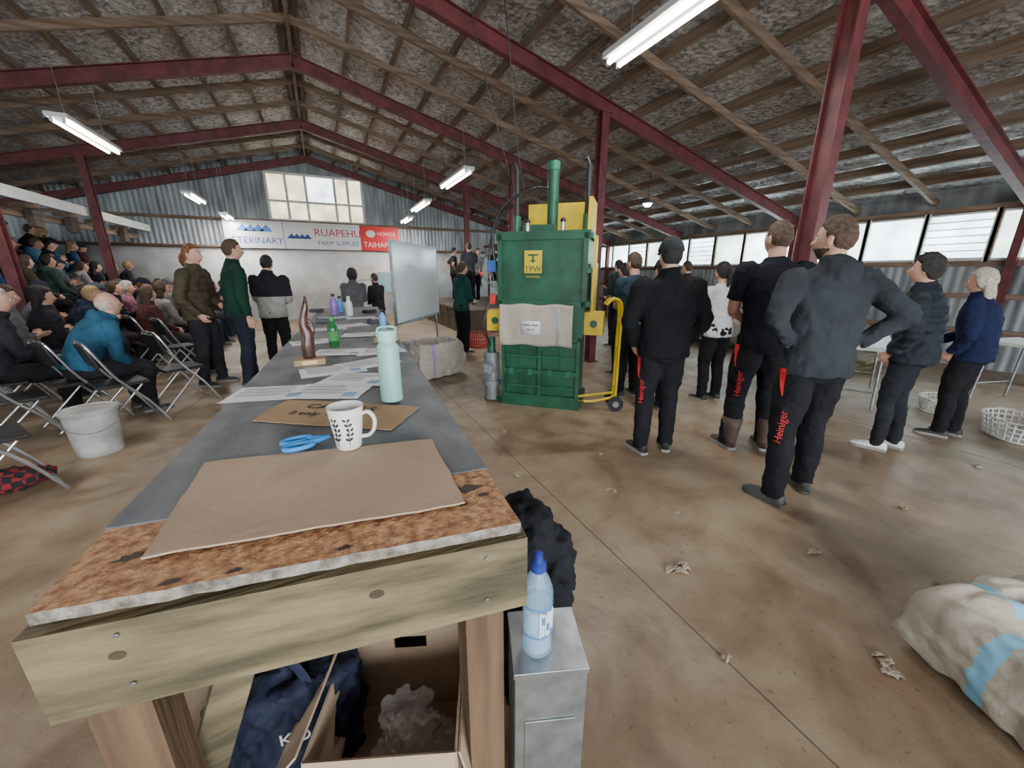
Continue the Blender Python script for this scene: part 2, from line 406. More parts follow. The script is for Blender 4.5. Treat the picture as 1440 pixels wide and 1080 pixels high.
b.inputs['Metallic'].default_value=.5; b.inputs['Roughness'].default_value=.22
ad=nt.nodes.new('ShaderNodeMath'); ad.operation='ADD'; L.new(n1.outputs[0],ad.inputs[0]); L.new(vo.outputs[0],ad.inputs[1])
bp=nt.nodes.new('ShaderNodeBump'); bp.inputs['Strength'].default_value=.85; bp.inputs['Distance'].default_value=.03
L.new(ad.outputs[0],bp.inputs['Height']); L.new(bp.outputs[0],b.inputs['Normal'])

# concrete
conc,nt,b=nodes('worn_concrete'); L=nt.links
tc=nt.nodes.new('ShaderNodeTexCoord')
def N(scale,det=6,dist=0):
    n=nt.nodes.new('ShaderNodeTexNoise'); n.inputs['Scale'].default_value=scale; n.inputs['Detail'].default_value=det; n.inputs['Distortion'].default_value=dist
    L.new(tc.outputs['Object'],n.inputs['Vector']); return n
def RR(n,p0,c0,p1,c1):
    r=nt.nodes.new('ShaderNodeValToRGB'); e=r.color_ramp.elements; e[0].position=p0;e[0].color=(*c0,1);e[1].position=p1;e[1].color=(*c1,1); L.new(n.outputs[0],r.inputs[0]); return r
def MUL(a,b_,f=1):
    m=nt.nodes.new('ShaderNodeMix'); m.data_type='RGBA'; m.blend_type='MULTIPLY'; m.inputs[0].default_value=f; L.new(a,m.inputs[6]); L.new(b_,m.inputs[7]); return m.outputs[2]
base=RR(N(.55,5,.6),.35,(.245,.175,.112),.68,(.39,.30,.205))
sp1=RR(N(4,8),.30,(.70,.62,.55),.60,(1,1,1)); sp2=RR(N(38,4),.26,(.45,.40,.35),.38,(1,1,1)); sp3=RR(N(1.3,8,1.5),.32,(.50,.41,.34),.48,(1,1,1))
o_=MUL(MUL(MUL(base.outputs[0],sp1.outputs[0]),sp2.outputs[0],.8),sp3.outputs[0],.85)
L.new(o_,b.inputs['Base Color'])
rr=RR(N(1.2,6),.3,(.38,)*3,.7,(.64,)*3); L.new(rr.outputs[0],b.inputs['Roughness'])
bp=nt.nodes.new('ShaderNodeBump'); bp.inputs['Strength'].default_value=.25; bp.inputs['Distance'].default_value=.01; L.new(N(30,6).outputs[0],bp.inputs['Height']); L.new(bp.outputs[0],b.inputs['Normal'])

# ------------------------------------------------------------ ROOM
XW=9.6; Y0=-6.; Y1=15.2; ZE=2.55; ZR=4.98; SL=(ZR-ZE)/XW
def roofz(x): return ZR-SL*abs(x)
a=MB(); a.box((0,(Y0+Y1)/2,-.1),(2*XW+.4,Y1-Y0+.4,.2),conc); a.obj('floor')
g=mat('outside_gravel',(.30,.29,.25),.9,0,.3,3); a=MB(); a.box((0,5,-.25),(120,120,.1),g); a.obj('ground_outside')
seam=mat('floor_joint',(.10,.075,.05),.9)
a=MB()
for x in(1.29,4.9): a.box((x,4.6,.0006),(.006,21,.0012),seam)
for y in(7.5,): a.box((0,y,.0006),(19,.006,.0012),seam)
a.obj('trim_1')
PX=[.12+.68*i for i in range(14)]
a=MB()
for sx in(-1,1):
    n=84
    vs=[];ny=60
    for i in range(n+1):
        x=XW*1.02*i/n; ph=((x-.12)/.68)%1; sag=-.03*math.sin(math.pi*ph)
        for k in range(ny+1):
            y=Y0+(Y1-Y0)*k/ny
            vs.append((sx*x,y,roofz(x)+.30+sag+.02*noise.noise(V((x*2,y*2,0)))))
    fs=[(i*(ny+1)+k,i*(ny+1)+k+1,(i+1)*(ny+1)+k+1,(i+1)*(ny+1)+k) for i in range(n) for k in range(ny)]
    a.add(vs,fs,foil,True,flip=(sx>0))
a.obj('ceiling',sharp=180)
a=MB()
for sx in(-1,1): a.add([(0,Y0-.3,ZR+.40),(0,Y1+.3,ZR+.40),(sx*(XW+.5),Y1+.3,roofz(XW+.5)+.40),(sx*(XW+.5),Y0-.3,roofz(XW+.5)+.40)],[(0,1,2,3)],CORR)
a.obj('ceiling_outer')
a=MB()
for sx in(-1,1):
    for x in PX: a.beam((sx*x,Y0,roofz(x)+.21),(sx*x,Y1,roofz(x)+.21),.05,.14,TIMB,up=V((sx*SL,0,1)))
a.box((0,(Y0+Y1)/2,ZR+.14),(.05,Y1-Y0,.24),TIMB)
a.obj('trim_2')
FR=[-4.0,-.9,2.25,5.45,8.62,11.8,15.0]
a=MB()
for y0,y1 in zip(FR,FR[1:]):
    for t in(.33,.67):
        y=y0+(y1-y0)*t
        for sx in(-1,1): a.beam((0,y,roofz(0)+.09),(sx*XW,y,roofz(XW)+.09),.05,.10,TIMBX,up=V((0,0,1)))
a.obj('trim_3')
for y in FR:
    a=MB()
    for sx in(-1,1):
        p0=V((0,y,roofz(0)-.02)); p1=V((sx*XW,y,roofz(XW)-.02)); u=V((sx*SL,0,1)).normalized()
        a.beam(p0,p1,.012,.20,RED,up=u)
        for d in(-.095,.095): a.beam(p0+u*d,p1+u*d,.10,.014,RED,up=u)
        if y<14:
            xp=sx*4.14; zt=roofz(xp)-.10
            a.box((xp,y,zt/2),(.012,.14,zt),RED)
            for d in(-.07,.07): a.box((xp,y+d,zt/2),(.13,.012,zt),RED)
            a.box((xp,y,zt-.01),(.22,.2,.02),RED); a.box((xp,y,.01),(.22,.22,.02),RED)
        a.box((sx*(XW-.09),y,roofz(XW)/2-.05),(.12,.10,roofz(XW)-.1),RED)
    a.obj('trim_4')
def corr(a,p0,p1,zfun0,zfun1,m,pitch=.13,amp=.009,nrm=V((0,1,0))):
    p0=V(p0);p1=V(p1); L_=(p1-p0).length; n=int(L_/pitch*6); vs=[]
    for i in range(n+1):
        p=p0.lerp(p1,i/n); o=nrm*(amp*math.sin(i/6*2*math.pi))
        vs+=[(p.x+o.x,p.y+o.y,zfun0(p)),(p.x+o.x,p.y+o.y,zfun1(p))]
    a.add(vs,[(2*i,2*i+2,2*i+3,2*i+1) for i in range(n)],m,True)
# back wall
a=MB(); top=lambda p: roofz(p.x)+.36
WX0,WX1,WZ0,WZ1=-1.20,1.60,3.16,4.52
corr(a,(-XW,Y1,0),(WX0,Y1,0),lambda p:2.2,top,CORR); corr(a,(WX1,Y1,0),(XW,Y1,0),lambda p:2.2,top,CORR)
corr(a,(WX0,Y1,0),(WX1,Y1,0),lambda p:2.2,lambda p:WZ0,CORR); corr(a,(WX0,Y1,0),(WX1,Y1,0),lambda p:WZ1,top,CORR)
a.box((0,Y1,1.15),(2*XW,.06,2.3),WHITE)
for z in(2.3,3.1): a.box((0,Y1-.05,z),(2*XW,.06,.09),TIMBX)
a.obj('wall_back',sharp=180)
def pane(name,col,al):
    if name in _m: return _m[name]
    m=bpy.data.materials.new(name); m.use_nodes=True; nt=m.node_tree; nt.nodes.clear()
    o=nt.nodes.new('ShaderNodeOutputMaterial'); t=nt.nodes.new('ShaderNodeBsdfTransparent')
    d=nt.nodes.new('ShaderNodeBsdfTranslucent')
    n=nt.nodes.new('ShaderNodeTexNoise'); n.inputs['Scale'].default_value=2.2; n.inputs['Detail'].default_value=6
    tc=nt.nodes.new('ShaderNodeTexCoord'); nt.links.new(tc.outputs['Object'],n.inputs['Vector'])
    r=nt.nodes.new('ShaderNodeValToRGB'); r.color_ramp.elements[0].position=.35; r.color_ramp.elements[1].position=.65
    r.color_ramp.elements[0].color=(*[c*.72 for c in col],1); r.color_ramp.elements[1].color=(*col,1); nt.links.new(n.outputs[0],r.inputs[0])
    nt.links.new(r.outputs[0],t.inputs[0]); nt.links.new(r.outputs[0],d.inputs[0])
    mx=nt.nodes.new('ShaderNodeMixShader'); mx.inputs[0].default_value=al
    nt.links.new(t.outputs[0],mx.inputs[1]); nt.links.new(d.outputs[0],mx.inputs[2]); nt.links.new(mx.outputs[0],o.inputs[0]); _m[name]=m; return m
PCL=pane('clear_glass',(.97,.99,1.0),.03); PFR=pane('frosted_sheet',(.86,.80,.64),.35); PFR2=pane('frosted_glass',(.74,.80,.82),.35); PGR=pane('fibreglass_sheet',(.54,.61,.57),.4)
a=MB()
for (x0,x1,z0,z1,m_) in((WX0,-.1,WZ0,WZ1,PFR),(.75,WX1,WZ0,WZ1,PFR),(-.1,.75,WZ0,3.72,PFR),(-.1,.75,3.72,WZ1,PCL)): a.box(((x0+x1)/2,Y1,(z0+z1)/2),(x1-x0,.008,z1-z0),m_)
for x in(WX0,-.66,-.1,.75,1.15,WX1): a.box((x,Y1-.02,(WZ0+WZ1)/2),(.07,.08,WZ1-WZ0),WHITE)
for z in(WZ0,WZ1,3.72): a.box(((WX0+WX1)/2,Y1-.02,z),(WX1-WX0,.07,.06),WHITE)
a.obj('window_1')
def sidewall(sx,name,k0):
    a=MB(); x=sx*XW
    corr(a,(x,Y0,0),(x,Y1,0),lambda p:0,lambda p:1.68,CORR,nrm=V((1,0,0)))
    a.box((x,(Y0+Y1)/2,1.66),(.10,Y1-Y0,.09),TIMB); a.box((x,(Y0+Y1)/2,2.50),(.10,Y1-Y0,.10),TIMB)
    a.box((x+sx*.02,(Y0+Y1)/2,2.74),(.04,Y1-Y0,.42),CORR)
    for z in(.6,1.15): a.box((x-sx*.05,(Y0+Y1)/2,z),(.05,Y1-Y0,.08),TIMB)
    a.obj(name,sharp=180)
    y=Y0+.35; i=0; k=k0
    while y<Y1-.9:
        w=.80; a=MB()
        for yy in(y,y+w): a.box((x-sx*.02,yy,2.08),(.07,.06,.80),WHITE if i%3 else TIMB)
        for zz in(1.72,2.44): a.box((x-sx*.02,y+w/2,zz),(.06,w,.04),WHITE)
        if i%3==1:
            for j in range(6): a.box((x,y+w/2,1.80+j*.115),(.012,w-.06,.118),PFR2,R=Matrix.Rotation(sx*.45,3,'Y')); 
            for j in range(7): a.box((x-sx*.03,y+w/2,1.745+j*.115),(.012,w-.06,.014),GALV)
        else: a.box((x,y+w/2,2.08),(.008,w-.05,.70),PGR if i%3==0 else PFR2)
        a.obj('window_%d'%k); k+=1; y+=w+.02; i+=1
    return k
k=sidewall(1,'wall_right',2); k=sidewall(-1,'wall_left',k)
a=MB()
corr(a,(-XW,Y0,0),(-5.5,Y0,0),lambda p:0,top,CORR); corr(a,(5.5,Y0,0),(XW,Y0,0),lambda p:0,top,CORR); corr(a,(-5.5,Y0,0),(5.5,Y0,0),lambda p:3.4,top,CORR)
a.box((0,Y0,3.4),(11,.1,.15),RED); a.obj('wall_front',sharp=180)

# ------------------------------------------------------------ lights
TUBE=mat('fluorescent_tube',(1,.98,.93),.4,emit=20.,var=0)
def batten(x,y0,y1,z):
    a=MB(); yc=(y0+y1)/2; l=y1-y0
    a.box((x,yc,z+.05),(.22,l,.05),WHITE); a.box((x,yc,z+.015),(.09,l-.1,.03),WHITE)
    for d in(-.06,.06):
        a.cyl((x+d,y0+.04,z-.005),(x+d,y1-.04,z-.005),.022,TUBE,n=12)
        for yy in(y0+.03,y1-.03): a.box((x+d,yy,z+.0),(.03,.03,.06),WHITE)
    for yy in(y0+.25,y1-.25): a.cyl((x,yy,z+.07),(x,yy,roofz(x)+.1),.004,STEEL,n=6)
    a.obj('fluorescent_light_fitting')
    ld=bpy.data.lights.new('tube_light','AREA'); ld.shape='RECTANGLE'; ld.size=.18; ld.size_y=l; ld.energy=50; ld.color=(1,.98,.95)
    o=bpy.data.objects.new('tube_light',ld); SC.collection.objects.link(o); o.location=(x,yc,z-.04)
for (x,y0,y1,z) in [(2.72,1.95,3.5,3.40),(2.75,7.6,9.3,3.36),(2.78,10.9,12.7,3.32),(2.8,13.3,14.6,3.2),(-2.8,7.6,9.2,3.40),(-2.6,12.2,13.6,3.3),(-2.25,14.0,15.0,3.08),(-2.8,2.0,3.6,3.4)]: batten(x,y0,y1,z)
LAMPM=mat('lamp_glow',(.85,.93,1),.4,emit=22,var=0)
a=MB(); a.lathe([(0.02,.12),(.04,.1),(.10,.03),(.11,0)],GALV); a.ball((0,0,.0),(.09,.09,.07),LAMPM); a.cyl((0,0,.1),(0,0,.62),.006,BLACKP); a.obj('pendant_lamp',(6.55,6.9,2.95))

w=bpy.data.worlds.new('overcast'); SC.world=w; w.use_nodes=True; nt=w.node_tree; bg=nt.nodes['Background']
tc=nt.nodes.new('ShaderNodeTexCoord'); sx_=nt.nodes.new('ShaderNodeSeparateXYZ'); r=nt.nodes.new('ShaderNodeValToRGB')
nt.links.new(tc.outputs['Generated'],sx_.inputs[0]); nt.links.new(sx_.outputs['Z'],r.inputs[0]); nt.links.new(r.outputs[0],bg.inputs[0])
r.color_ramp.elements[0].color=(.80,.88,.95,1); r.color_ramp.elements[1].color=(.92,.96,1,1); bg.inputs[1].default_value=6.
def area(loc,rot,sx,sy,e,c=(.93,.97,1)):
    ld=bpy.data.lights.new('daylight','AREA'); ld.shape='RECTANGLE'; ld.size=sx; ld.size_y=sy; ld.energy=e; ld.color=c
    o=bpy.data.objects.new('daylight_opening',ld); SC.collection.objects.link(o); o.location=loc; o.rotation_euler=rot
area((0,Y0-.1,1.75),(math.radians(90),0,0),10.8,3.2,950)
area((XW+.35,4.5,2.1),(0,math.radians(90),0),.9,20,1350)
area((-XW-.35,4.5,2.1),(0,math.radians(-90),0),.9,20,1000)

# ------------------------------------------------------------ TABLE
TZ=1.02
AX=V((.073,.997)); NL=V((-.45,.712)); NR=V((.304,.592))
def onax(p,y): t=(y-p.y)/AX.y; return V((p.x+AX.x*t,y))
OSB=mat('chipboard_top',(.25,.10,.042),.7,0,.3,55,.5,120,col2=(.60,.34,.165),detail=8)
EDGE=mat('chipboard_edge',(.12,.10,.085),.9,0,.3,40,.8,90,col2=(.36,.32,.27),detail=8)
VIN=mat('grey_vinyl_cover',(.060,.068,.078),.5,0,.3,7,.25,14,col2=(.165,.178,.195),detail=10,stretch=(1,.45,1))
a=MB(); FY=6.2
FLp=onax(NL,FY);FRp=onax(NR,FY)
def jag(p,q,n=22,s=.004):
    return [tuple(p.lerp(q,i/n)+V((noise.noise(V((i*1.3,p.x*7,0)))*s,noise.noise(V((i*1.1,p.y*9,3)))*s))) for i in range(n)]
a.prism(jag(NL,NR)+jag(NR,FRp,8,.002)+[tuple(FRp),tuple(FLp)],TZ-.022,TZ,OSB,EDGE)
dark=mat('oil_stain_mat',(.05,.03,.02),.5)
VL=V((-.437,.921));VR=V((.3255,.826))
vl2=onax(VL,FY);vr2=onax(VR,FY)
a.prism([tuple(VL),tuple(VR),tuple(vr2),tuple(vl2)],TZ,TZ+.004,VIN)
e=(NR-NL).normalized(); nrm=V((e.y,-e.x))
pl=NL-e*.02+nrm*(-.015); pr=NR+e*.012+nrm*(-.015)
a.beam((pl.x,pl.y,TZ-.022-.100),(pr.x,pr.y,TZ-.022-.095),.045,.170,PINE)
a.beam((pl.x+.03,pl.y+.02,TZ-.022-.006),(pr.x-.03,pr.y+.02,TZ-.022-.006),.03,.012,PINE)
RAIL=wood('pine_rail',(.10,.068,.036),(.20,.145,.085),1)
for s0 in(NL+e*.035,NR-e*.035):
    q=onax(s0,FY-.03); a.beam((s0.x,s0.y+.03,TZ-.10),(q.x,q.y,TZ-.10),.045,.14,RAIL)
for yy in(.0,1.9,3.7,5.4):
    for s0 in((NL+e*.055) if yy==0 else (NL+e*.10),NR-e*.075):
        q=onax(s0,s0.y+.055+yy); zt=TZ-.20 if yy==0 else TZ-.03
        a.box((q.x,q.y,zt/2),(.085,.085,zt),PINEZ,R=Matrix.Rotation(-.07,3,'Z'))
    q0=onax(NL+e*.1,NL.y+.055+yy);q1=onax(NR-e*.075,NR.y+.055+yy)
    if yy>0: a.beam((q0.x,q0.y,.25),(q1.x,q1.y,.25),.04,.09,PINE)
a.beam((-.44,.835,.22),(-.265,.86,.68),.04,.075,PINE)
KN=mat('wood_knot',(.050,.034,.018),.8)
for (t,dz,r_) in((.12,-.07,.008),(.63,-.06,.009)):
    c=NL.lerp(NR,t)+nrm*.0078; a.tube([(c.x,c.y,TZ-.03+dz),(c.x+nrm.x*.0012,c.y+nrm.y*.0012,TZ-.03+dz)],[(r_*1.5,r_)]*2,KN,n=16,side=V((e.x,e.y,0)))
for s0 in(NL+e*.10,NR-e*.075):
    for dz in(-.03,-.13):
        c=s0+nrm*.009; a.cyl((c.x,c.y,TZ-.03+dz),(c.x+nrm.x*.003,c.y+nrm.y*.003,TZ-.03+dz),.004,GALV,n=8)
a.obj('wool_table',bevel=.003)
st=MB()
for (x,y,rr_) in((.245,.76,.030),(.27,.72,.012),(-.28,.70,.012),(-.19,.684,.010),(.22,.70,.009),(.28,.80,.008),(-.36,.80,.02),(-.02,.665,.012)):
    n=24; pts=[(x+rr_*(1+.9*noise.noise(V((k*.5,x*9,1))))*math.cos(2*math.pi*k/n),y+rr_*.5*(1+.9*noise.noise(V((k*.5,y*9,4))))*math.sin(2*math.pi*k/n)) for k in range(n)]
    st.prism(pts,TZ+.0002,TZ+.0012,dark)
st.obj('oil_stain')

CARD=mat('cardboard',(.38,.275,.19),.85,0,.08,3,.15,40,col2=(.45,.33,.23)); CARD2=mat('cardboard_dark',(.30,.185,.10),.85,0,.08,3,.15,60,col2=(.37,.24,.135)); INK=mat('black_ink',(.02,.02,.02),.6)
def sheet(name,poly,z,th,m,sub=14,wav=.004,seed=0):
    p=[V((*q,0)) for q in poly]; vs=[];fs=[]
    for i in range(sub+1):
        for j in range(sub+1):
            u,v=i/sub,j/sub
            q=(p[0]*(1-u)+p[1]*u)*(1-v)+(p[3]*(1-u)+p[2]*u)*v
            if i in(0,sub) or j in(0,sub): q=q+V((noise.noise(q*20),noise.noise(q*20+V((5,5,5))),0))*.004
            vs.append((q.x,q.y,z+th+wav*(1+noise.noise(q*5+V((seed,0,0))))*.5))
    n=len(vs); vs+=[(x,y,zz-th) for x,y,zz in vs]; s1=sub+1
    for i in range(sub):
        for j in range(sub):
            k=i*s1+j; fs+=[(k,k+s1,k+s1+1,k+1),(n+k,n+k+1,n+k+s1+1,n+k+s1)]
    for i in range(sub):
        for aa,bb in((i*s1,(i+1)*s1),(i*s1+sub,(i+1)*s1+sub),(i,i+1),(sub*s1+i,sub*s1+i+1)): fs.append((aa,bb,n+bb,n+aa))
    a=MB(); a.add(vs,fs,m)
    return a
a=sheet('c',[(-.335,.775),(.222,.694),(.238,1.047),(-.327,1.158)],TZ+.004,.004,CARD,24,.006,1); a.obj('cardboard_sheet')
a=sheet('c',[(-.264,1.457),(.142,1.176),(.271,1.357),(-.173,1.66)],TZ+.004,.004,CARD2,20,.004,2)
M=Matrix.Translation((.01,1.455,TZ+.013))@Matrix.Rotation(math.radians(-35),4,'Z'); a.text('CASUALS',.065,M,INK,.0006)
M=Matrix.Translation((-.08,1.43,TZ+.013))@Matrix.Rotation(math.radians(-35),4,'Z'); a.text('2 only  ->',.045,M,INK,.0006); a.obj('cardboard_sign')
PAPER=mat('white_paper',(.72,.72,.72),.7,var=.03)
def paper(c,ang,z,seed):
    R=Matrix.Rotation(ang,2); q=[R@V(k)+V(c) for k in((-.15,-.105),(.15,-.105),(.15,.105),(-.15,.105))]
    a=sheet('p',[tuple(k) for k in q],z,.0006,PAPER,8,.003,seed)
    for i in range(6):
        l=.20-.05*random.random()
        cc=R@V((-.12+l/2,.075-.022*i))+V(c)
        a.box((cc.x,cc.y,z+.005),(l,.004,.0005),INK if i%2 else mat('grey_print',(.35,.35,.36)),R=Matrix.Rotation(ang,3,'Z'))
    a.box((*(R@V((.10,-.05))+V(c)),z+.005),(.05,.05,.0005),mat('blue_print',(.2,.35,.55)),R=Matrix.Rotation(ang,3,'Z'))
    a.obj('printed_paper')
for i,(x,y,g) in enumerate([(-.24,1.80,-.25),(-.02,1.72,-.45),(.10,1.87,-.55),(.0,2.12,.1),(.18,2.2,.4),(.05,2.6,-.3),(.28,2.55,.1),(-.10,3.1,.2),(.25,3.3,-.2),(.2,4.0,.3),(.0,3.8,.1),(.35,4.6,0),(.1,4.8,.3)]): paper((x,y),g,TZ+.004+(i%3)*.002,i)
MUGW=mat('mug_ceramic',(.76,.75,.72),.15,var=.03); a=MB()
a.lathe([(.0,0),(.030,0),(.033,.004),(.036,.03),(.041,.07),(.047,.118),(.0475,.121),(.0445,.12),(.038,.07),(.033,.03),(.028,.008),(0,.007)],MUGW,n=40)
a.tube([(.040,0,.097),(.062,0,.104),(.077,0,.085),(.074,0,.055),(.058,0,.036),(.036,0,.032)],[(.0085,.005)]*6,MUGW,side=V((0,1,0)),dens=5,n=10)
a.lathe([(0,.09),(.0425,.09)],mat('coffee',(.03,.015,.008),.1),n=30)
for g0 in(-1.9,-1.1,-2.9):
    for k in range(5):
        z=.03+k*.014; g=g0+.1*math.sin(k)
        for s_ in(-1,1):
            r_=.036+.009*(z/.12)+.0012; c=V((r_*math.cos(g+s_*.13),r_*math.sin(g+s_*.13),z+.006))
            Rm=Matrix.Rotation(g+s_*.13,4,'Z'); a.ball((0,0,0),(.0012,.0055,.0035),INK,sub=2,M=Matrix.Translation(c)@Rm@Matrix.Rotation(s_*.8,4,'X'))
    a.tube([((.0372+.009*(z/.12))*math.cos(g0),(.0372+.009*(z/.12))*math.sin(g0),z) for z in(.015,.03,.05,.07,.09)],[.0009]*5,INK,n=6)
a.obj('coffee_mug',(.017,1.09,TZ+.014),rz=-.45)
MINT=mat('mint_bottle_paint',(.27,.52,.455),.35,var=.04); MINTL=mat('mint_lid',(.33,.58,.51),.4,var=.04); a=MB()
a.lathe([(0,0),(.036,0),(.040,.004),(.040,.20),(.038,.213),(.030,.222),(.030,.226)],MINT,n=40)
a.lathe([(.031,.226),(.034,.228),(.034,.262),(.031,.268),(0,.268)],MINTL,n=40)
a.tube([(-.032,0,.245),(-.030,0,.275),(0,0,.281),(.030,0,.275),(.032,0,.245)],[(.007,.004)]*5,MINTL,side=V((0,1,0)),dens=4,n=8)
a.obj('drink_bottle',(.192,1.466,TZ+.014),sc=1.0)
BLU=mat('blue_plastic_grip',(.03,.27,.72),.35); a=MB()
for s_ in(-1,1):
    ring=[(.055+.036*math.cos(g),s_*.024+.017*math.sin(g),.008) for g in[2*math.pi*k/20 for k in range(21)]]
    a.tube(ring,[.007]*21,BLU,side=V((0,0,1)),n=8,cap=False)
    a.tube([(.026,s_*.016,.008),(.0,s_*.006,.008),(-.03,0,.008)],[.009,.008,.004],BLU,n=8)
    a.add([(0,s_*.007,.006),(0,-s_*.005,.006),(-.10,-s_*.001,.006),(0,s_*.007,.009),(0,-s_*.005,.009),(-.10,-s_*.001,.009)],[(0,1,2),(5,4,3),(0,2,5,3),(0,3,4,1),(1,4,5,2)],STEEL)
a.cyl((0,0,.004),(0,0,.012),.004,STEEL)
a.obj('scissors',(-.06,1.165,TZ+.014),rz=math.radians(190))
a=MB(); DKW=mat('dark_carved_wood',(.07,.025,.018),.25,0,.4,20); a.box((0,0,.015),(.15,.11,.03),mat('plinth_wood',(.35,.22,.11),.5)); a.box((0,-.056,.015),(.07,.002,.02),mat('brass_plate',(.7,.55,.25),.3,.9))
T=MB(); T.tube([(0,0,.03),(.0,0,.10),(.005,.0,.16),(-.008,0,.21),(-.003,0,.25),(.008,0,.29),(.016,0,.33),(.018,0,.37)],[(.032,.028),(.034,.028),(.030,.024),(.022,.019),(.018,.016),(.018,.016),(.012,.012),(.003,.003)],dens=3)
T.tube([(.0,0,.13),(.035,0,.17),(.028,0,.22),(.0,0,.25)],[.012,.010,.009,.006],dens=3); v_,f_=remesh(T,.006,2); a.add(v_,f_,DKW,True); a.obj('carved_trophy',(-.107,2.35,TZ+.004))
def bottle(name,loc,h,r,mb_,cap,lab=None,rz=0):
    a=MB(); a.lathe([(0,0),(r*.92,0),(r,.01),(r,h*.55),(r*.95,h*.66),(r*.45,h*.82),(r*.4,h*.88)],mb_,n=24); a.lathe([(r*.45,h*.87),(r*.48,h*.88),(r*.48,h),(0,h)],cap,n=20)
    if lab: a.lathe([(r*1.01,h*.2),(r*1.015,h*.22),(r*1.015,h*.5),(r*1.01,h*.52)],lab,n=24)
    a.obj(name,loc,rz)
GRB=mat('green_bottle',(.012,.12,.03),.2); 
bottle('soft_drink_bottle',(.03,2.86,TZ+.004),.20,.032,GRB,mat('green_cap',(.03,.35,.08)),mat('green_label',(.05,.25,.06)))
bottle('drink_flask',(.10,5.1,TZ+.004),.25,.042,mat('purple_flask',(.22,.12,.42),.3),BLACKP)
bottle('drink_flask',(.26,5.0,TZ+.004),.22,.04,mat('clear_flask',(.55,.58,.60),.15),WHITE)
bottle('drink_flask',(.18,5.5,TZ+.004),.20,.04,mat('blue_flask',(.10,.25,.55),.2),BLACKP)
bottle('drink_flask',(.45,3.6,TZ+.004),.17,.03,mat('blue_flask2',(.15,.35,.65),.2),BLACKP)
for (x,y) in((.38,2.9),(-.02,4.4),(.45,4.1),(.5,5.2),(-.1,5.6)):
    a=MB(); c_=random.choice([BLACKP,mat('dark_case',(.05,.05,.06)),mat('tan_case',(.3,.22,.15))]); a.box((0,0,.02),(.16,.09,.04),c_); a.box((.0,0,.045),(.12,.06,.012),GALV); a.obj('tool_case',(x,y,TZ+.004),rz=random.random(),bevel=.005)

# ------------------------------------------------------------ under the table
a=MB(); th_=.006; W,D,Hh=.34,.34,.45
for (c,s_) in(((0,-D/2,Hh/2),(W,th_,Hh)),((-W/2,0,Hh/2),(th_,D,Hh)),((W/2,0,Hh/2),(th_,D,Hh)),((0,0,.12),(W,D,.006))): a.box(c,s_,CARD)
for c,s_ in(((0,D/2,.18),(W,th_,.36)),((0,D/2,.43),(W,th_,.04)),((-.11,D/2,.385),(.12,th_,.05)),((.11,D/2,.385),(.12,th_,.05))): a.box(c,s_,CARD)
for c,s_,R in(((-W/2-.05,0,Hh-.03),(.12,D,.005),Matrix.Rotation(-.9,3,'Y')),((W/2+.02,0,Hh-.06),(.005,D,.12),Matrix.Rotation(-.2,3,'Y')),((0,-D/2-.03,Hh-.05),(W,.005,.12),Matrix.Rotation(-.5,3,'X'))): a.box(c,s_,CARD,R=R)
a.obj('cardboard_box',(.055,.83,0),rz=math.radians(-22))
PLW=mat('clear_plastic_wrap',(.80,.81,.83),.08,alpha=.20,var=.05,bump=.8,bscale=30); T=MB()
for k in range(5): T.ball((random.uniform(-.07,.07),random.uniform(-.07,.05),random.uniform(.0,.12)),(random.uniform(.05,.08),random.uniform(.03,.06),random.uniform(.05,.09)),sub=2)
v_,f_=remesh(T,.007,1,.12,.05,3); a=MB(); a.add(v_,f_,PLW,False); a.obj('plastic_wrap',(.075,.80,.20))
NAV=fabric('navy_bag_fabric',(.012,.016,.035),.7); T=MB(); T.tube([(0,0,.02),(0,0,.12),(0,.0,.32),(.01,0,.46)],[(.16,.12),(.18,.13),(.19,.12),(.18,.09)],dens=3,n=24); v_,f_=remesh(T,.010,1,.09,.06,2)
a=MB(); a.add(v_,f_,NAV,True)
for s_ in(-1,1): a.tube([(-.08,s_*.06,.45),(-.06,s_*.07,.54),(0,s_*.06,.60),(.06,s_*.07,.54),(.08,s_*.06,.45)],[(.012,.003)]*5,NAV,dens=4,n=8,side=V((1,0,0)))
a.text('KO',.05,Matrix.Translation((.06,-.145,.40))@Matrix.Rotation(math.radians(90),4,'X'),WHITE,.001)
a.obj('shopping_bag',(-.225,.99,0),rz=math.radians(-10))
T=MB(); T.tube([(0,0,.02),(0,0,.2),(0,.0,.42)],[(.15,.12),(.16,.12),(.11,.07)],dens=4,n=24); v_,f_=remesh(T,.012,1,.06,.07,6); a=MB(); a.add(v_,f_,fabric('black_bag_fabric',(.01,.01,.011),.8),True); a.obj('black_bag',(.12,1.30,0))
a=MB(); a.box((0,0,.325),(.165,.16,.65),GALV); a.box((0,0,.642),(.172,.167,.016),GALV); a.box((0,-.082,.3),(.12,.003,.4),GALV); a.obj('galvanised_metal_box',(.388,.622,0),rz=math.radians(-20),bevel=.003)
CLP=mat('clear_blue_plastic',(.45,.68,.88),.06,alpha=.28,var=.05); a=MB()
prof=[(0,0),(.030,0),(.036,.006),(.0365,.03)]+[(.036-.0025*(k%2),.035+.009*k) for k in range(13)]+[(.0365,.16),(.035,.178),(.026,.205),(.016,.222),(.0145,.228)]
a.lathe(prof,CLP,n=32); a.lathe([(.0,.012),(.032,.012),(.0335,.13),(0,.131)],mat('water',(.45,.70,.90),.05,alpha=.35,var=.02),n=28)
LBL=mat('water_label',(.08,.22,.50),.4,alpha=.75); 
for z in(.062,.144): a.lathe([(.0368,z-.003),(.0374,z),(.0368,z+.003)],LBL,n=32)
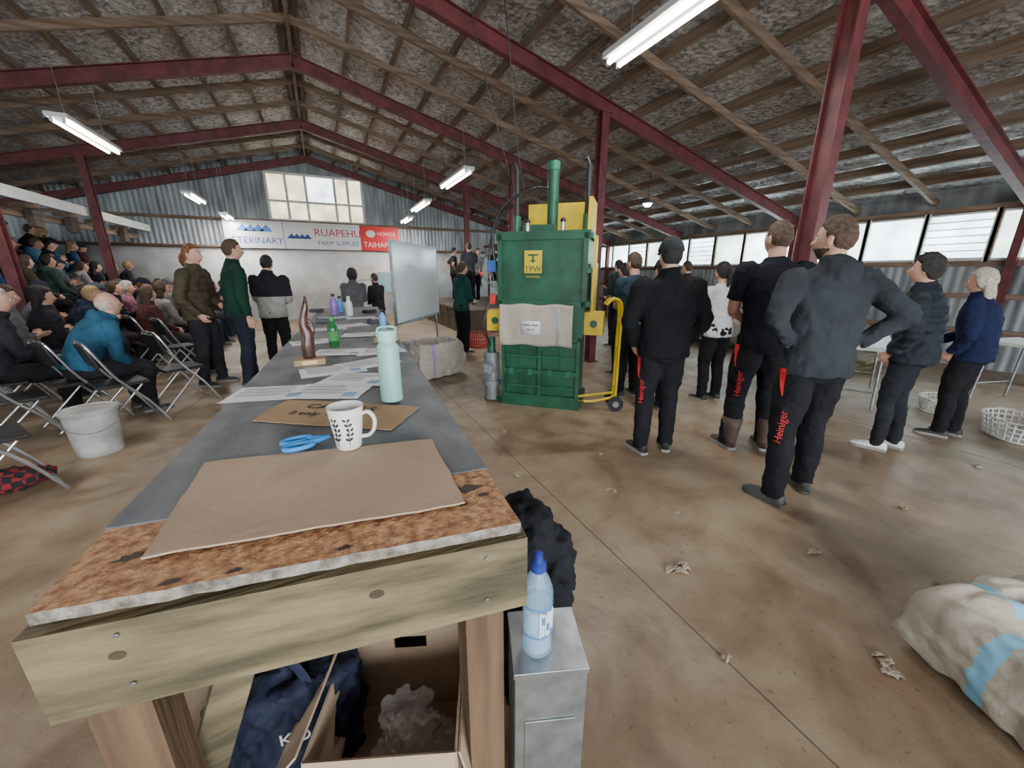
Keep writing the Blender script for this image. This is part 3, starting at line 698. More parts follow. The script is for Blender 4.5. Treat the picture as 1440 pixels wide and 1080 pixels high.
for k in range(7): a.box((0.0372*math.cos(-1.6+.16*(k-3)),.0372*math.sin(-1.6+.16*(k-3)),.103),(.002,.004,.07-.006*(k%3)),mat('label_white',(.8,.85,.9),.4),R=Matrix.Rotation(-1.6+.16*(k-3),3,'Z'))
for k in range(3): a.box((0.038*math.cos(-1.6+.3*(k-1)),.038*math.sin(-1.6+.3*(k-1)),.115-.02*k),(.002,.009,.02),LBL,R=Matrix.Rotation(-1.6+.3*(k-1),3,'Z'))
a.lathe([(.016,.226),(.018,.228),(.018,.246),(.011,.252),(.009,.266),(.011,.270),(.007,.274),(0,.275)],mat('navy_cap',(.02,.04,.25),.35),n=24)
a.obj('water_bottle',(.358,.612,.65),rz=.2,sc=.97)
T=MB()
for c,r_ in(((0,0,.22),(.13,.15,.25)),((.0,.0,.48),(.12,.14,.22)),((-.02,.02,.68),(.10,.13,.12)),((.05,-.03,.60),(.07,.10,.12)),((-.07,-.05,.58),(.08,.08,.12))): T.ball(c,r_,sub=3)
v_,f_=remesh(T,.010,1,.09,.07,9); a=MB(); a.add([V((v.x,v.y,max(v.z,.001))) for v in v_],f_,fabric('black_jacket_fabric',(.010,.011,.014),.85),True)
a.obj('black_jacket_pile',(.52,.93,0))

# ------------------------------------------------------------ WOOL PRESS
GRN=mat('press_green_paint',(.010,.078,.038),.45,0,.3,5,.1,40); GRN2=mat('press_green_light',(.018,.125,.065),.4,0,.2,5); YEL=mat('press_yellow_paint',(.64,.46,.010),.45,0,.18,5); GRY=mat('motor_grey',(.22,.24,.25),.5,.3,.2,10); JUTE=mat('fadge_cloth',(.42,.375,.31),.85,0,.12,4,.4,30)
a=MB()
W=.90; D=.62
a.box((W/2,D/2,.44),(W-.06,D-.04,.80),GRN); a.box((W/2,D/2,.05),(W+.02,D+.04,.10),GRN)
for z in(.12,.42,.74): a.box((W/2,-.0,z),(W-.02,.05,.05),GRN)
for x in(.02,.45,W-.02): a.box((x,-.005,.43),(.035,.05,.72),GRN)
for x in(.22,.68): a.box((x,.012,.43),(.008,.03,.60),GRN2)
for x in(.12,.34,.57,.78):
    a.box((x,-.025,.42),(.05,.03,.07),GRN2)
for z in(.25,.60): a.cyl((.06,-.025,z),(W-.06,-.025,z),.008,GRN2,n=10)
a.box((W/2,D/2,1.0),(W+.04,D,.34),GRN)
a.box((W/2,D/2,1.53),(W+.06,D,.74),GRN)
for z in(1.19,1.87): a.box((W/2,-.01,z),(W+.10,.05,.06),GRN)
for x in(-.01,W+.01): a.box((x,-.01,1.53),(.05,.05,.74),GRN)
for z in(1.19,1.53,1.87): a.box((W+.05,D/2,z),(.04,D,.05),GRN2)
a.box((W/2,D/2,1.90),(W+.10,D+.06,.05),GRN)
a.box((W*.60,D-.06,2.08),(W*.85,.04,.38),YEL); a.box((W+.02,D*.55,2.08),(.04,D*.75,.34),YEL); a.box((W*.42,D*.3,1.96),(.34,.20,.08),GRN)
a.box((W+.08,D*.55,1.30),(.03,.30,.62),YEL); a.box((W+.10,D*.1,1.62),(.03,.10,.5),YEL)
for x in(-.10,W+.12): a.box((x,D*.25,.98),(.20,.22,.24),YEL); a.cyl((x,D*.25-.12,.98),(x,D*.25-.10,.98),.04,GRN)
a.cyl((W*.55,D*.45,1.9),(W*.55,D*.45,2.62),.06,GRN,n=24); a.cyl((W*.55,D*.45,2.55),(W*.55,D*.45,2.63),.068,GRN2,n=24)
for x in(.12,W-.02): a.cyl((x,D*.3,1.9),(x,D*.3,2.56),.030,BLACKP,n=16); a.tube([(x,D*.3,2.54),(x-.03,D*.3,2.62),(x-.07,D*.3,2.60)],[.022,.018,.012],BLACKP,dens=3); a.cyl((x,D*.3,1.9),(x,D*.3,2.10),.042,GRN2)
for x in(W*.3,W*.72): a.cyl((x,D*.12,1.92),(x,D*.12,2.02),.025,STEEL); a.ball((x,D*.12,2.03),.03,BLACKP)
a.tube([(-.05,.05,1.35),(-.10,.0,1.9),(.0,.1,2.2),(.3,.2,2.38),(.5,.25,2.35)],[.014]*5,BLACKP,dens=6,n=8)
a.tube([(-.06,.1,1.2),(-.16,.05,1.7),(-.06,.15,2.1),(.10,.3,2.25)],[.012]*4,BLACKP,dens=6,n=8)
a.tube([(-.12,.1,.6),(-.22,.0,.9),(-.14,.05,1.25),(-.06,.1,1.3)],[.013]*4,BLACKP,dens=6,n=8)
a.box((-.09,.12,1.32),(.12,.14,.20),GRY); a.box((-.12,.05,1.58),(.10,.10,.12),mat('blue_box',(.03,.10,.35))); a.cyl((-.12,.02,1.36),(-.20,-.10,1.50),.009,STEEL); a.ball((-.20,-.10,1.50),.022,mat('red_knob',(.6,.03,.03)))
a.box((-.11,.03,1.22),(.07,.05,.10),mat('red_knob',(.6,.03,.03)))
a.cyl((-.17,.10,.02),(-.17,.10,.20),.085,GRY,n=24); a.cyl((-.17,.10,.20),(-.17,.10,.26),.11,GRY,n=24); a.cyl((-.17,.10,.26),(-.17,.10,.52),.085,GRY,n=24)
for k in range(16): g=2*math.pi*k/16; a.box((-.17+.09*math.cos(g),.10+.09*math.sin(g),.39),(.02,.006,.22),GRY,R=Matrix.Rotation(g,3,'Z'))
a.cyl((-.17,.10,.52),(-.17,.10,.60),.092,GRY,n=24); a.cyl((-.17,.10,.60),(-.17,.10,.78),.05,GRN,n=20); a.box((-.17,.0,.42),(.10,.05,.10),GRY)
a.box((-.10,.2,.03),(.3,.3,.05),GRN)
a.box((.36,-.02,1.62),(.19,.012,.23),YEL); 
Mx=lambda x,z,y=-.03:Matrix.Translation((x,y,z))@Matrix.Rotation(math.radians(90),4,'X')
a.text('TPW',.085,Mx(.36,1.545),GRN,.001); a.box((.36,-.03,1.69),(.11,.006,.016),GRN); a.box((.36,-.03,1.65),(.016,.006,.08),GRN); a.box((.36,-.03,1.63),(.06,.006,.012),GRN)
a.text('wool press',.035,Mx(.36,1.47),YEL,.001)
a.obj('wool_press',(1.80,4.02,0),rz=math.radians(-42.6),bevel=.004)
vs=[];n=40;m_=14
for i in range(n+1):
    for k in range(m_+1):
        x=-.01+ .82*i/n; z=1.18-.45*k/m_-.008*math.sin(i*.35)
        vs.append((x,-.055-.015*noise.noise(V((x*7,z*2,0)))-.02*math.sin(math.pi*k/m_),z))
a=MB(); a.add(vs,[(i*(m_+1)+k,i*(m_+1)+k+1,(i+1)*(m_+1)+k+1,(i+1)*(m_+1)+k) for i in range(n) for k in range(m_)],JUTE,True)
a.box((.36,-.090,.93),(.21,.003,.15),PAPER); a.text('WOOL PACK',.03,Mx(.36,.96,-.094),INK,.0005); a.text('NZ 12',.03,Mx(.36,.91,-.094),INK,.0005)
a.box((.66,-.084,.95),(.012,.003,.38),mat('blue_stripe',(.3,.45,.6)))
o=a.obj('wool_pack_cloth',(1.80,4.02,0),rz=math.radians(-42.6),sharp=180)
o.modifiers.new('s','SOLIDIFY').thickness=.004
a=MB()
for s_ in(-.0,.16):
    a.tube([(0,s_,.10),(0,s_,.8),(0,s_,1.12),(-.03,s_,1.22),(-.10,s_,1.24),(-.16,s_,1.18)],[.016]*6,YEL,dens=4,n=10)
for z in(.25,.7,1.0): a.cyl((0,0,z),(0,.16,z),.012,YEL)
a.tube([(0,0,.16),(-.25,0,.10),(-.42,0,.10)],[.016]*3,YEL,dens=2); a.cyl((0,.16,.16),(-.42,.16,.10),.016,YEL)
for y_ in(-.04,.20): a.cyl((0,y_-.018,.085),(0,y_+.018,.085),.085,BLACKP,n=28); a.cyl((0,y_-.022,.085),(0,y_+.022,.085),.035,GALV,n=16)
a.cyl((-.42,.0,.045),(-.42,.16,.045),.045,BLACKP,n=20)
a.obj('bale_trolley',(2.85,3.24,0),rz=math.radians(-30))
a=MB(); a.tube([(1.5,3.6,4.75),(1.75,3.75,3.6),(1.95,3.95,2.75),(2.1,4.05,2.3)],[.007]*4,BLACKP,dens=6,n=6); a.tube([(1.25,3.8,4.8),(1.55,4.0,3.6),(1.9,4.15,2.7),(2.05,4.15,2.25)],[.006]*4,BLACKP,dens=6,n=6); a.obj('power_cable')

# ------------------------------------------------------------ fadges, whiteboard, bucket...
def fadge(name,loc,rz,sx,sy,h,stripe,seed,fill=.6,sq=.7,yst=.05):
    T=MB(); T.tube([(0,0,.01),(0,0,.06),(0,0,h*.5),(0,0,h*.85),(0,0,h)],[(sx*.50,sy*.50),(sx*.54,sy*.54),(sx*.56,sy*.56),(sx*.53,sy*.53),(sx*.49,sy*.49)],n=32,dens=3)
    v_,f_=remesh(T,.014,1,.06,.09,seed)
    a=MB(); vv=[]
    for v in v_:
        r=max(abs(v.x)/sx,abs(v.y)/sy)+1e-6; c=math.hypot(v.x/sx,v.y/sy); k=(c/r)**sq
        z=v.z
        if z>h*.80 and c<.42: z=h*fill+.08*noise.noise(v*6)+(1-fill)*.75*max(0,c-.28)
        vv.append(V((v.x*k,v.y*k,max(z,.002))))
    a.add(vv,f_,JUTE,True); i2=a.mi(stripe)
    i3=a.mi(mat('greasy_wool',(.46,.41,.33),.95,0,.3,12,.8,30))
    for j,f in enumerate(a.f):
        c=sum((V(a.v[k]) for k in f),V())/len(f)
        if abs(c.x+sx*.22)<.028 and c.z>.03 and abs(c.y)>sy*.3: a.m[j]=i2
        if abs(c.y-sy*yst)<.028 and abs(c.x)>sx*.3: a.m[j]=i2
        if math.hypot(c.x/sx,c.y/sy)<.36 and c.z>h*.3: a.m[j]=i3
    a.obj(name,loc,rz,sharp=180)
fadge('wool_fadge',(1.42,5.78,0),.3,.80,.60,.52,mat('purple_stripe',(.30,.22,.42)),1)
fadge('wool_fadge',(2.27,-.11,0),math.radians(-20),.84,.84,.31,mat('sky_blue_stripe',(.22,.48,.66)),4,.85,.85,.20)
WB=mat('whiteboard_surface',(.66,.71,.72),.15,var=.03); a=MB(); Lw=1.96
a.box((Lw/2,0,1.36),(Lw,.025,1.16),WB)
for z in(.77,1.95): a.box((Lw/2,0,z),(Lw+.04,.04,.035),GALV)
for x in(0,Lw): a.box((x,0,1.36),(.035,.04,1.2),GALV)
for x in(.05,Lw-.05): a.cyl((x,.03,.05),(x,.03,1.0),.018,GALV); a.cyl((x,-.28,.05),(x,.32,.05),.018,GALV); a.cyl((x,-.28,0),(x,-.28,.06),.025,BLACKP); a.cyl((x,.32,0),(x,.32,.06),.025,BLACKP)
a.box((Lw/2,-.04,.76),(Lw*.6,.07,.015),GALV)
for i in range(7): a.box((.5+.02*i,-.014,1.7-.09*i),(.5-.04*(i%3),.002,.006),mat('pen_grey',(.45,.5,.55)))
a.obj('whiteboard',(.93,5.92,0),rz=math.atan2(1.63,1.08),bevel=.002)
a=MB(); BK=mat('old_white_bucket',(.42,.42,.40),.5,0,.25,6,.1,30); a.lathe([(0,0),(.145,0),(.15,.01),(.172,.36),(.180,.365),(.180,.385),(.176,.385)],BK,n=36); a.lathe([(.184,.375),(.188,.38),(.188,.40),(.17,.402),(.165,.395),(0,.398)],BK,n=36)
a.tube([(.18*math.cos(g),.18*math.sin(g),.33-.11*math.sin(g/1.0) if 0<g<math.pi else .33) for g in[math.pi*k/12 for k in range(13)]],[.003]*13,STEEL,n=6); a.obj('plastic_bucket',(-1.92,4.35,0),rz=3.4)
def basket(name,loc,m,rx,ry,h,rz=0):
    a=MB(); n=28
    for z in[h*k/4 for k in range(5)]:
        s_=.82+.18*z/h; a.tube([(rx*s_*math.cos(2*math.pi*k/n),ry*s_*math.sin(2*math.pi*k/n),z+.01) for k in range(n+1)],[(.008,.014)]*(n+1),m,side=V((0,0,1)),n=6,cap=False)
    for k in range(n):
        g=2*math.pi*k/n; a.tube([(rx*.82*math.cos(g),ry*.82*math.sin(g),.01),(rx*math.cos(g),ry*math.sin(g),h)],[.009]*2,m,n=5)
    a.prism([(rx*.82*math.cos(2*math.pi*k/n),ry*.82*math.sin(2*math.pi*k/n)) for k in range(n)],.0,.012,m)
    for s_ in(-1,1): a.tube([(s_*rx,-.07,h),(s_*(rx+.03),-.06,h+.01),(s_*(rx+.03),.06,h+.01),(s_*rx,.07,h)],[.01]*4,m,n=8)
    a.obj(name,loc,rz)
WPL=mat('white_plastic',(.58,.58,.54),.45); basket('laundry_basket',(5.80,1.00,0),WPL,.30,.22,.18,.5); basket('laundry_basket',(6.15,1.62,0),WPL,.24,.18,.15,.2)
basket('red_basket',(2.87,7.68,0),mat('red_plastic',(.45,.05,.04),.45),.24,.2,.28)
def ftable(loc,rz,lx,ly,h):
    a=MB(); a.box((0,0,h-.02),(lx,ly,.04),WPL)
    for sx in(-1,1):
        for sy in(-1,1): a.cyl((sx*(lx/2-.1),sy*(ly/2-.06),0),(sx*(lx/2-.13),sy*(ly/2-.08),h-.03),.014,GALV)
        a.cyl((sx*(lx/2-.1),-ly/2+.06,.2),(sx*(lx/2-.1),ly/2-.06,.2),.010,GALV)
    a.obj('trestle_table',loc,rz,bevel=.006)
ftable((5.95,2.45,0),.4,1.4,.65,.72); ftable((7.2,.9,0),1.3,1.6,.7,.74)
a=MB()
for i in range(5): a.box((7.6+.05*i,3.5+i*1.0,.42),(.5,.6,.4-.05*(i%2)),random.choice([CARD,JUTE,WPL,BLACKP]))
a.box((7.7,5.5,.2),(.9,5.4,.05),PINE)
for y in(3,5.5,8): a.box((7.7,y,.1),(.8,.08,.2),PINE)
a.obj('storage_bench',bevel=.01)

DKB=wood('dark_boards',(.05,.035,.025),(.12,.085,.06),1); a=MB(); a.box((5.1,12.2,.30),(3.9,5.6,.60),DKB)
for y in[9.45+.7*k for k in range(9)]: a.box((3.14,y,.30),(.04,.08,.6),PINE)
a.box((3.14,12.2,.62),(.06,5.6,.05),PINE); a.obj('shearing_board')
a=MB()
for y in(10.2,11.6,13.0,14.4):
    a.cyl((5.9,y,.6),(5.9,y,2.5),.04,RED); a.box((5.9,y,2.3),(.22,.2,.26),GRY); a.tube([(5.85,y,2.2),(5.6,y,1.9),(5.55,y,1.4),(5.6,y,1.0)],[.018]*4,BLACKP,dens=4)
a.beam((5.9,9.6,2.5),(5.9,14.8,2.5),.08,.08,RED); a.obj('shearing_machine_stand')
a=MB(); a.box((1.35,Y1-.06,1.55),(.8,.03,.5),mat('poster',(.6,.58,.5))); a.box((2.1,Y1-.06,1.2),(.5,.03,.7),mat('poster2',(.35,.5,.55))); a.obj('notice_poster')
def banner(name,x0,x1,z0,z1,bgm,fn):
    a=MB(); a.box(((x0+x1)/2,Y1-.10,(z0+z1)/2),(x1-x0,.012,z1-z0),bgm); fn(a); a.obj(name)
BX=lambda x,z:Matrix.Translation((x,Y1-.108,z))@Matrix.Rotation(math.radians(90),4,'X')
NVY=mat('logo_blue',(.015,.07,.25)); BW=mat('banner_white',(.66,.67,.68),var=.02); BR=mat('banner_red',(.60,.012,.02),var=.03); MAG=mat('logo_magenta',(.50,.01,.08))
def mtn(a,x,z,s,m,n=4):
    for k in range(n): a.add([(x+s*(k*.55-.2),Y1-.112,z),(x+s*(k*.55+.75),Y1-.112,z),(x+s*(k*.55+.35),Y1-.112,z+s*.55)],[(0,1,2)],m)
def f1(a): mtn(a,-2.12,2.78,.38,mat('logo_blue2',(.05,.2,.5))); a.text('VETERINARY',.27,BX(-1.72,2.50),NVY,.001)
def f2(a): mtn(a,-.78,2.60,.28,NVY); a.text('RUAPEHU',.33,BX(.70,2.80),MAG,.001); a.text('FARM SUPPLIES',.19,BX(.70,2.48),NVY,.001)
def f3(a): a.ball((1.75,Y1-.11,2.84),(.16,.004,.12),WHITE); a.text('HONDA',.17,BX(2.28,2.84),WHITE,.001); a.text('TAIHAPE H',.24,BX(2.08,2.47),WHITE,.001)
banner('sponsor_banner',-2.5,-.92,2.28,3.10,BW,f1); banner('sponsor_banner',-.90,1.40,2.28,3.10,BW,f2); banner('sponsor_banner',1.42,2.70,2.28,3.08,BR,f3)

# ------------------------------------------------------------ folding chairs
def chair_mesh():
    a=MB()
    for s_ in(-1,1):
        a.tube([(s_*.22,.27,.012),(s_*.215,.13,.28),(s_*.21,-.04,.52),(s_*.20,-.16,.80),(s_*.18,-.19,.87)],[.0115]*5,STEEL,dens=3,n=8)
        a.tube([(s_*.195,-.28,.012),(s_*.19,-.05,.25),(s_*.185,.13,.44)],[.0105]*3,STEEL,dens=2,n=8)
    a.tube([(-.18,-.19,.87),(-.12,-.197,.885),(.12,-.197,.885),(.18,-.19,.87)],[.0115]*4,STEEL,dens=2,n=8)
    a.cyl((-.22,.25,.05),(.22,.25,.05),.009,STEEL,n=8); a.cyl((-.195,-.24,.06),(.195,-.24,.06),.009,STEEL,n=8)
    a.box((0,.0,.455),(.385,.38,.030),BLACKP); a.box((0,-.165,.75),(.37,.028,.22),BLACKP,R=Matrix.Rotation(math.radians(14),3,'X'))
    return a
_cm=None
def chair(loc,face):
    global _cm
    if _cm is None:
        _cm=chair_mesh().mesh('folding_chair'); _cm.set_sharp_from_angle(angle=.7)
    o=bpy.data.objects.new('folding_chair',_cm); SC.collection.objects.link(o); o.location=loc; o.rotation_euler=(0,0,math.atan2(-face[0],face[1]))
    b=o.modifiers.new('b','BEVEL'); b.width=.008; b.segments=2; b.limit_method='ANGLE'; b.angle_limit=1.0
    return o
for x,y in((-2.15,3.62),(-1.95,5.05),(-1.62,5.62),(-2.55,4.75),(-2.05,7.3),(-2.75,4.05)): chair((x,y,0),(.85+random.uniform(-.15,.15),.5,0))
T=MB(); T.ball((0,0,.07),(.20,.14,.08),sub=3); T.ball((.1,.08,.05),(.12,.12,.06),sub=3); v_,f_=remesh(T,.010,1,.05,.06,4)
TAR=mat('red_tartan',(.22,.02,.02),.9); nt=TAR.node_tree
bb=nt.nodes['Principled BSDF']; ck=nt.nodes.new('ShaderNodeTexChecker'); ck.inputs['Scale'].default_value=22; ck.inputs[1].default_value=(.25,.02,.02,1); ck.inputs[2].default_value=(.015,.015,.02,1)
tcx=[n for n in nt.nodes if n.type=='TEX_COORD'][0]; nt.links.new(tcx.outputs['Object'],ck.inputs[0]); nt.links.new(ck.outputs[0],bb.inputs['Base Color'])
a=MB(); a.add([V((v.x,v.y,max(v.z,.001))) for v in v_],f_,TAR,True); a.obj('tartan_blanket',(-2.22,3.80,0))

# ------------------------------------------------------------ PEOPLE standing
DPANT=(.010,.010,.013)
HRED=mat('trouser_red_print',(.62,.02,.025),.6)
def lettering(a): a.text('Heiniger',.062,Matrix.Identity(4),HRED,0)
def panel(a,l=.17,w0=.055,w1=.008):
    n=12;m=5;vs=[]
    for i in range(n+1):
        for k in range(m+1): vs.append((-l/2+l*i/n,(k/m-.5)*(w1+(w0-w1)*i/n)+.03*math.sin(i/n*1.5),0))
    a.add(vs,[(i*(m+1)+k,(i+1)*(m+1)+k,(i+1)*(m+1)+k+1,i*(m+1)+k+1) for i in range(n) for k in range(m)],HRED)
p=person('standing_man',(2.80,1.34,0),(.42,.9),1.82,top=(.027,.031,.036),pants=DPANT,hair='brown',hairs='short',shoe=(.06,.065,.06),shoes='croc',style='hoodie',arms=('hips','hips'),feet=((-.17,-.10,25),(.14,.06,-12)),head=(32,-2),vox=.010,seed=1,bulk=1.3,beard=True,wd=1.20,legw=1.22)
decal(p,(-.135,-.03,.52),(-.72,-.69,0),lettering,'trouser_lettering'); decal(p,(-.11,0,.80),(-.85,-.5,0),panel,'trouser_red_panel')
p=person('standing_man',(3.26,1.96,0),(.50,.86),1.89,top=(.008,.009,.013),pants=DPANT,hair='brown',hairs='buzz',shoe=(.075,.045,.034),shoes='boot',style='tee',short=True,arms=('clasp','clasp'),feet=((-.15,0,12),(.13,.0,-12)),head=(15,-3),vox=.010,seed=2,bulk=2.5,wd=1.18,legw=1.22)
decal(p,(-.12,.0,.56),(-.6,-.8,0),lettering,'trouser_lettering'); decal(p,(-.11,0,.78),(-.9,-.4,0),panel,'trouser_red_panel')
p=person('standing_man',(2.46,2.27,0),(.40,.92),1.75,top=(.006,.006,.008),pants=DPANT,hair='dark',hairs='short',hat='cap',hatc=(.025,.027,.03),shoe=(.03,.03,.03),style='jacket',arms=('pocket','pocket'),feet=((-.12,-.02,14),(.12,.03,-14)),head=(0,-2),vox=.011,seed=3,bulk=1.9,wd=1.2,legw=1.22)
decal(p,(-.12,.0,.56),(-.72,-.69,0),lettering,'trouser_lettering'); decal(p,(-.11,0,.76),(-.9,-.4,0),panel,'trouser_red_panel')
person('standing_woman',(4.15,3.05,0),(.2,.97),1.62,top=(.50,.51,.53),pants=BLK,hair='dark',hairs='pony',style='tee',short=True,arms=('clasp','hips'),fem=True,seed=4,bulk=2.5)
person('standing_man',(3.35,3.62,0),(.1,.99),1.73,top=(.02,.045,.065),pants=BLK,hair='brown',style='jersey',short=True,arms=('crossed','down'),head=(10,0),seed=5,bulk=2)
person('standing_woman',(4.0,4.5,0),(-.2,.97),1.64,top=(.012,.012,.015),pants=BLK,hair='dark',hairs='bun',style='jersey',arms=('crossed','crossed'),fem=True,seed=6)
person('standing_woman',(4.36,1.41,0),(-.15,1),1.64,top=(.013,.016,.023),pants=(.015,.017,.022),hair='dark',hairs='messy',shoe=(.62,.62,.60),style='puffer',arms=('pocket','pocket'),feet=((-.10,.04,8),(.09,-.04,-6)),fem=True,head=(0,-4),vox=.010,seed=7,legw=.98,bulk=1.4)
person('standing_woman',(5.25,1.30,0),(-.05,1),1.54,top=(.009,.014,.046),pants=(.010,.010,.012),hair='grey',hairs='long',shoe=(.02,.02,.02),style='jacket',arms=('pocket','clasp'),feet=((-.10,.03,10),(.09,-.03,-6)),lean=.10,fem=True,vox=.011,seed=8,bulk=2.4,wd=1.15)
person('standing_woman',(3.25,3.08,0),(.3,.95),1.64,top=(.02,.02,.025),pants=BLK,hair='dark',hat='cap',hatc=(.02,.02,.02),style='jacket',arms=('clasp','clasp'),fem=True,seed=9)
person('standing_woman',(2.36,7.15,0),(.9,.25),1.70,top=(.012,.060,.052),pants=BLK,hair='brown',hairs='pony',style='jacket',arms=('clasp','clasp'),fem=True,seed=10)
person('standing_man',(-1.52,6.55,0),(.93,-.30),1.86,top=(.060,.048,.029),pants=(.02,.02,.024),hair='red',style='puffer',arms=('clasp','pocket'),feet=((-.11,.04,8),(.13,-.04,-12)),head=(0,-3),seed=11,vox=.011,shoe=(.03,.03,.03))
person('standing_man',(-1.75,7.35,0),(.8,-.2),1.80,top=(.012,.012,.015),pants=BLK,hair='red',hairs='messy',style='jacket',arms=('pocket','pocket'),seed=12)
person('standing_man',(-1.05,6.35,0),(.85,.35),1.92,top=(.008,.035,.022),pants=(.015,.018,.03),hair='brown',style='jacket',arms=('side','down'),feet=((-.12,.06,5),(.12,-.06,-10)),seed=13,vox=.011)
p=person('standing_man',(-.72,7.0,0),(.25,1),1.76,top=(.016,.017,.022),pants=BLK,hair='dark',style='hoodie',arms=('clasp','clasp'),seed=14,vox=.011,bulk=1.4,wd=1.15)
me=p.data; me.materials.append(fab((.30,.29,.27))); ix=len(me.materials)-1
for f in me.polygons:
    if f.material_index==0 and f.center.z<1.16: f.material_index=ix
person('standing_person',(.55,8.3,0),(.1,1),1.58,top=(.10,.10,.11),pants=BLK,hair='dark',hairs='curly',style='hoodie',arms=('clasp','clasp'),seed=15)
person('standing_man',(1.05,8.9,0),(-.6,.7),1.50,top=(.02,.02,.022),pants=BLK,hair='brown',style='jacket',arms=('clasp','clasp'),seed=16,beard=True)
for i,(x,y,tc_,f) in enumerate([(4.7,12.7,(.30,.31,.34),(.2,-1)),(4.2,13.4,(.02,.02,.02),(1,0)),(5.0,11.5,(.03,.03,.04),(0,1)),(5.3,10.4,(.30,.05,.05),(.3,1)),(3.9,11.0,(.05,.05,.06),(0,1)),(4.6,9.9,(.02,.03,.05),(0,1))]):
    person('shearing_competitor',(x,y,.60),f,1.74,top=tc_,style='tee',short=True,arms=(('hips','hips') if i%2 else ('down','clasp')),hair=random.choice(['brown','dark']),seed=20+i,vox=.016,lean=.3 if i%3==0 else 0)
for i,(x,y) in enumerate([(5.2,4.9),(6.3,5.4),(5.5,6.4),(7.0,4.2)]):
    person('standing_spectator',(x,y,0),(-.1,1),1.68+.04*(i%3),top=random.choice([(.02,.03,.05),(.05,.03,.03),(.4,.4,.42),(.03,.05,.04)]),hair=random.choice(['brown','dark','blond']),seed=30+i,vox=.016,arms=('crossed','crossed'),style='jacket')

# ------------------------------------------------------------ seated audience
tiers=[(-4.75,.45),(-5.5,.90),(-6.25,1.30)]
a=MB()
for x,z in tiers:
    a.box((x-.0,10.8,z/2),(.72,8.4,z),DKB); a.box((x-.12,10.8,z+.43),(.34,8.4,.04),wood('bench_plank',(.18,.13,.08),(.30,.22,.15),1))
    for y in(6.8,8.8,10.8,12.8,14.8): a.box((x-.12,y,z+.21),(.28,.06,.42),PINE)
a.obj('tiered_bench_stand')
a=MB(); a.box((-6.95,10.8,1.2),(.06,8.4,2.4),WHITE); a.obj('partition_boards')
a=MB(); a.box((-4.25,9.3,2.74),(.05,11.6,.18),WHITE); a.box((-4.55,9.3,2.5),(.05,11.6,.12),TIMB)
for y in[4+1.2*k for k in range(9)]: a.box((-4.4,y,2.62),(.35,.06,.08),TIMB); a.box((-4.45,y+.3,2.45),(.1,.25,.3),random.choice([WHITE,BLACKP,BLACKP,DKB]))
a.obj('loft_rail')
random.seed(11)
def vmats(i=None):
    tops=[(.012,.013,.018),(.02,.03,.05),(.03,.03,.035),(.015,.015,.018),(.09,.03,.03),(.03,.06,.05),(.13,.13,.14),(.02,.02,.025),(.28,.27,.26),(.02,.05,.12),(.06,.05,.035),(.30,.12,.17),(.04,.10,.16)]
    t=random.choice(tops); sk=random.choice(['a','a','b','c']); h=random.choice(['brown','dark','dark','blond','brown','grey','red'])
    return (fab(t),fab(random.choice([(.015,.015,.02),(.03,.035,.06),(.05,.045,.04)])),SKIN[sk],HAIR[h],shoemat(random.choice([(.03,.03,.03),(.2,.2,.2),(.08,.05,.03)])),fab(random.choice([(.02,.02,.03),(.10,.10,.11),(.05,.06,.08)])))
variants=[]
specs=[dict(lean=.35,arms=('lap','lap'),hair='short',style='jacket'),dict(lean=.05,arms=('crossed','crossed'),hair='short',hat='cap',style='jacket',bulk=1.4),
 dict(lean=.15,arms=('lap','lap'),hair='long',fem=True,style='jacket',head=(12,-5)),dict(lean=.45,arms=('lap','chin'),hair='short',style='hoodie',head=(-8,4)),
 dict(lean=.1,arms=('lap','crossed'),hair='short',hat='beanie',style='puffer'),dict(lean=.2,arms=('phone','lap'),hair='pony',fem=True,style='hoodie',head=(0,-12)),
 dict(lean=.0,arms=('lap','lap'),hair='messy',style='jacket',head=(15,0)),dict(lean=.12,arms=('crossed','crossed'),hair='long',fem=True,style='puffer',head=(-10,0))]
dm=vmats()
for i,s_ in enumerate(specs):
    variants.append(person_mesh('seated_spectator_%d'%i,pose='sit',feet=((-.13,.42,8),(.13,.45,-8)),mats=dm,vox=.014,seed=40+i,**s_))
def seated(i,loc,face,h=1.74):
    me=variants[i%len(variants)]; o=bpy.data.objects.new('seated_spectator',me); SC.collection.objects.link(o)
    ms=vmats()
    for k in range(6):
        o.material_slots[k].link='OBJECT'; o.material_slots[k].material=ms[k]
    o.location=loc; o.rotation_euler=(0,0,math.atan2(-face[0],face[1])); o.scale=(h/1.75,)*3
    return o
for rowx,z,y0,ch in((-2.55,0,7.9,1),(-3.25,0,6.3,1),(-3.95,0,7.3,1),(-4.75,.45,8.2,0),(-5.5,.90,9.3,0),(-6.25,1.30,10.6,0)):
    y=y0
    while y<14.7:
        f=(.8+random.uniform(-.15,.15),.55+random.uniform(-.25,.2))
        xx=rowx+random.uniform(-.06,.06)-(0.12 if not ch else 0)
        seated(random.randrange(8),(xx,y,z),f,random.uniform(1.66,1.82))
        if ch: chair((xx-.02,y-.02,0),f)
        y+=random.uniform(.58,.72)
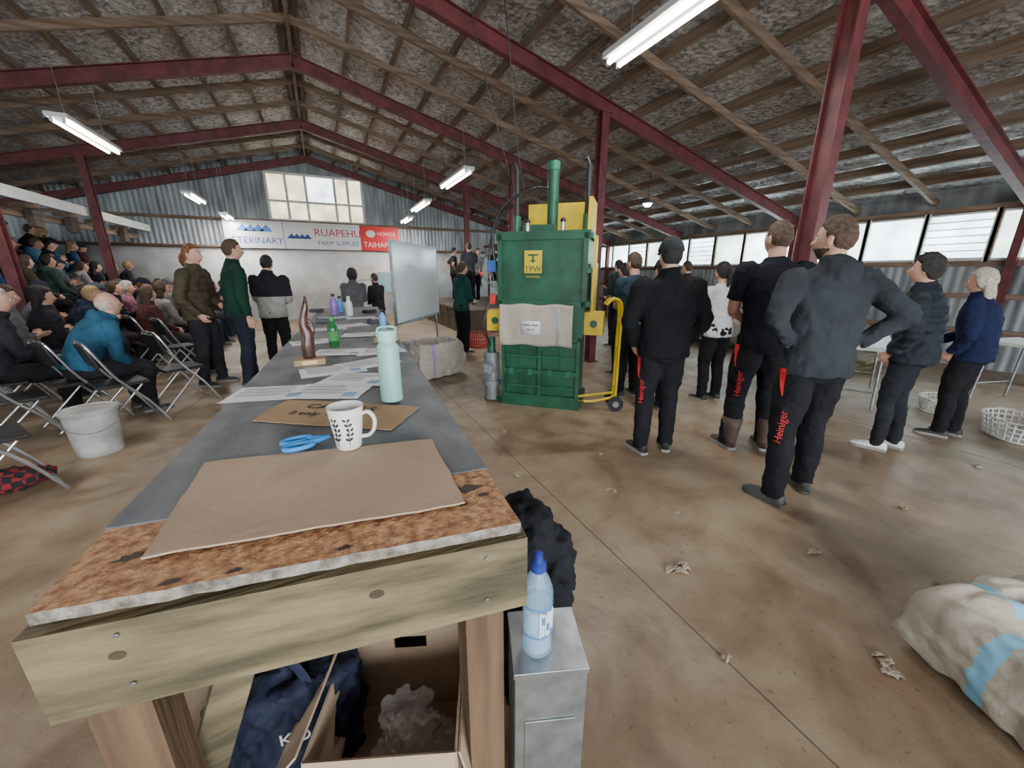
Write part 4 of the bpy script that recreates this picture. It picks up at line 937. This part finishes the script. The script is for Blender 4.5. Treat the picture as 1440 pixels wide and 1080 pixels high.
person('seated_man',(-2.32,5.35,0),(.75,.62),1.80,top=(.026,.090,.155),pants=(.015,.015,.018),hair='grey',hairs='bald',style='hoodie',pose='sit',lean=.55,arms=('lap','lap'),feet=((-.15,.42,8),(.15,.40,-8)),head=(0,-8),vox=.011,seed=60,bulk=1.4); chair((-2.35,5.30,0),(.75,.62))
person('seated_man',(-3.0,5.55,0),(.8,.5),1.76,top=(.02,.02,.025),pants=BLK,hair='grey',pose='sit',lean=.2,arms=('lap','lap'),feet=((-.15,.42,8),(.15,.40,-8)),seed=61); chair((-3.02,5.5,0),(.8,.5))

WOOL=mat('wool_tuft_mat',(.38,.32,.24),.95,0,.3,30,.8,80)
for i,(x,y,s_) in enumerate([(1.52,1.14,.07),(1.85,.395,.06),(1.7,1.9,.03),(2.3,.9,.03),(1.2,2.4,.04),(3.3,.9,.03),(.9,2.9,.03),(2.0,2.4,.02),(3.9,2.3,.03),(-1.2,4.4,.03),(4.6,.9,.03),(1.1,1.6,.02),(1.9,1.5,.02),(2.6,.5,.02),(1.45,3.2,.03),(-.8,5.2,.03),(1.3,.7,.02),(3.7,1.7,.02)]):
    T=MB()
    for k in range(9):
        cx,cy=random.uniform(-1,1)*s_,random.uniform(-1,1)*s_*.45; g=random.random()*6
        T.tube([(cx-math.cos(g)*s_*.5,cy-math.sin(g)*s_*.5,.004),(cx,cy,.010),(cx+math.cos(g)*s_*.5,cy+math.sin(g)*s_*.5,.004)],[.003,(s_*.16,.007),.003],n=8,dens=3,side=V((math.sin(g),-math.cos(g),0)))
    v_,f_=remesh(T,.0035 if s_>.05 else .003,0,.012,.008,i); a=MB(); a.add([V((v.x,v.y,max(0.0005,v.z))) for v in v_],f_,WOOL,True); a.obj('wool_tuft',(x,y,0),rz=i)

# ------------------------------------------------------------ camera
cam=bpy.data.cameras.new('camera'); co=bpy.data.objects.new('camera',cam); SC.collection.objects.link(co)
cam.sensor_width=36; cam.lens=13.525; cam.clip_start=.02; co.location=(0,0,1.5); co.rotation_euler=(math.radians(74),0,-math.radians(25.6))
SC.camera=co
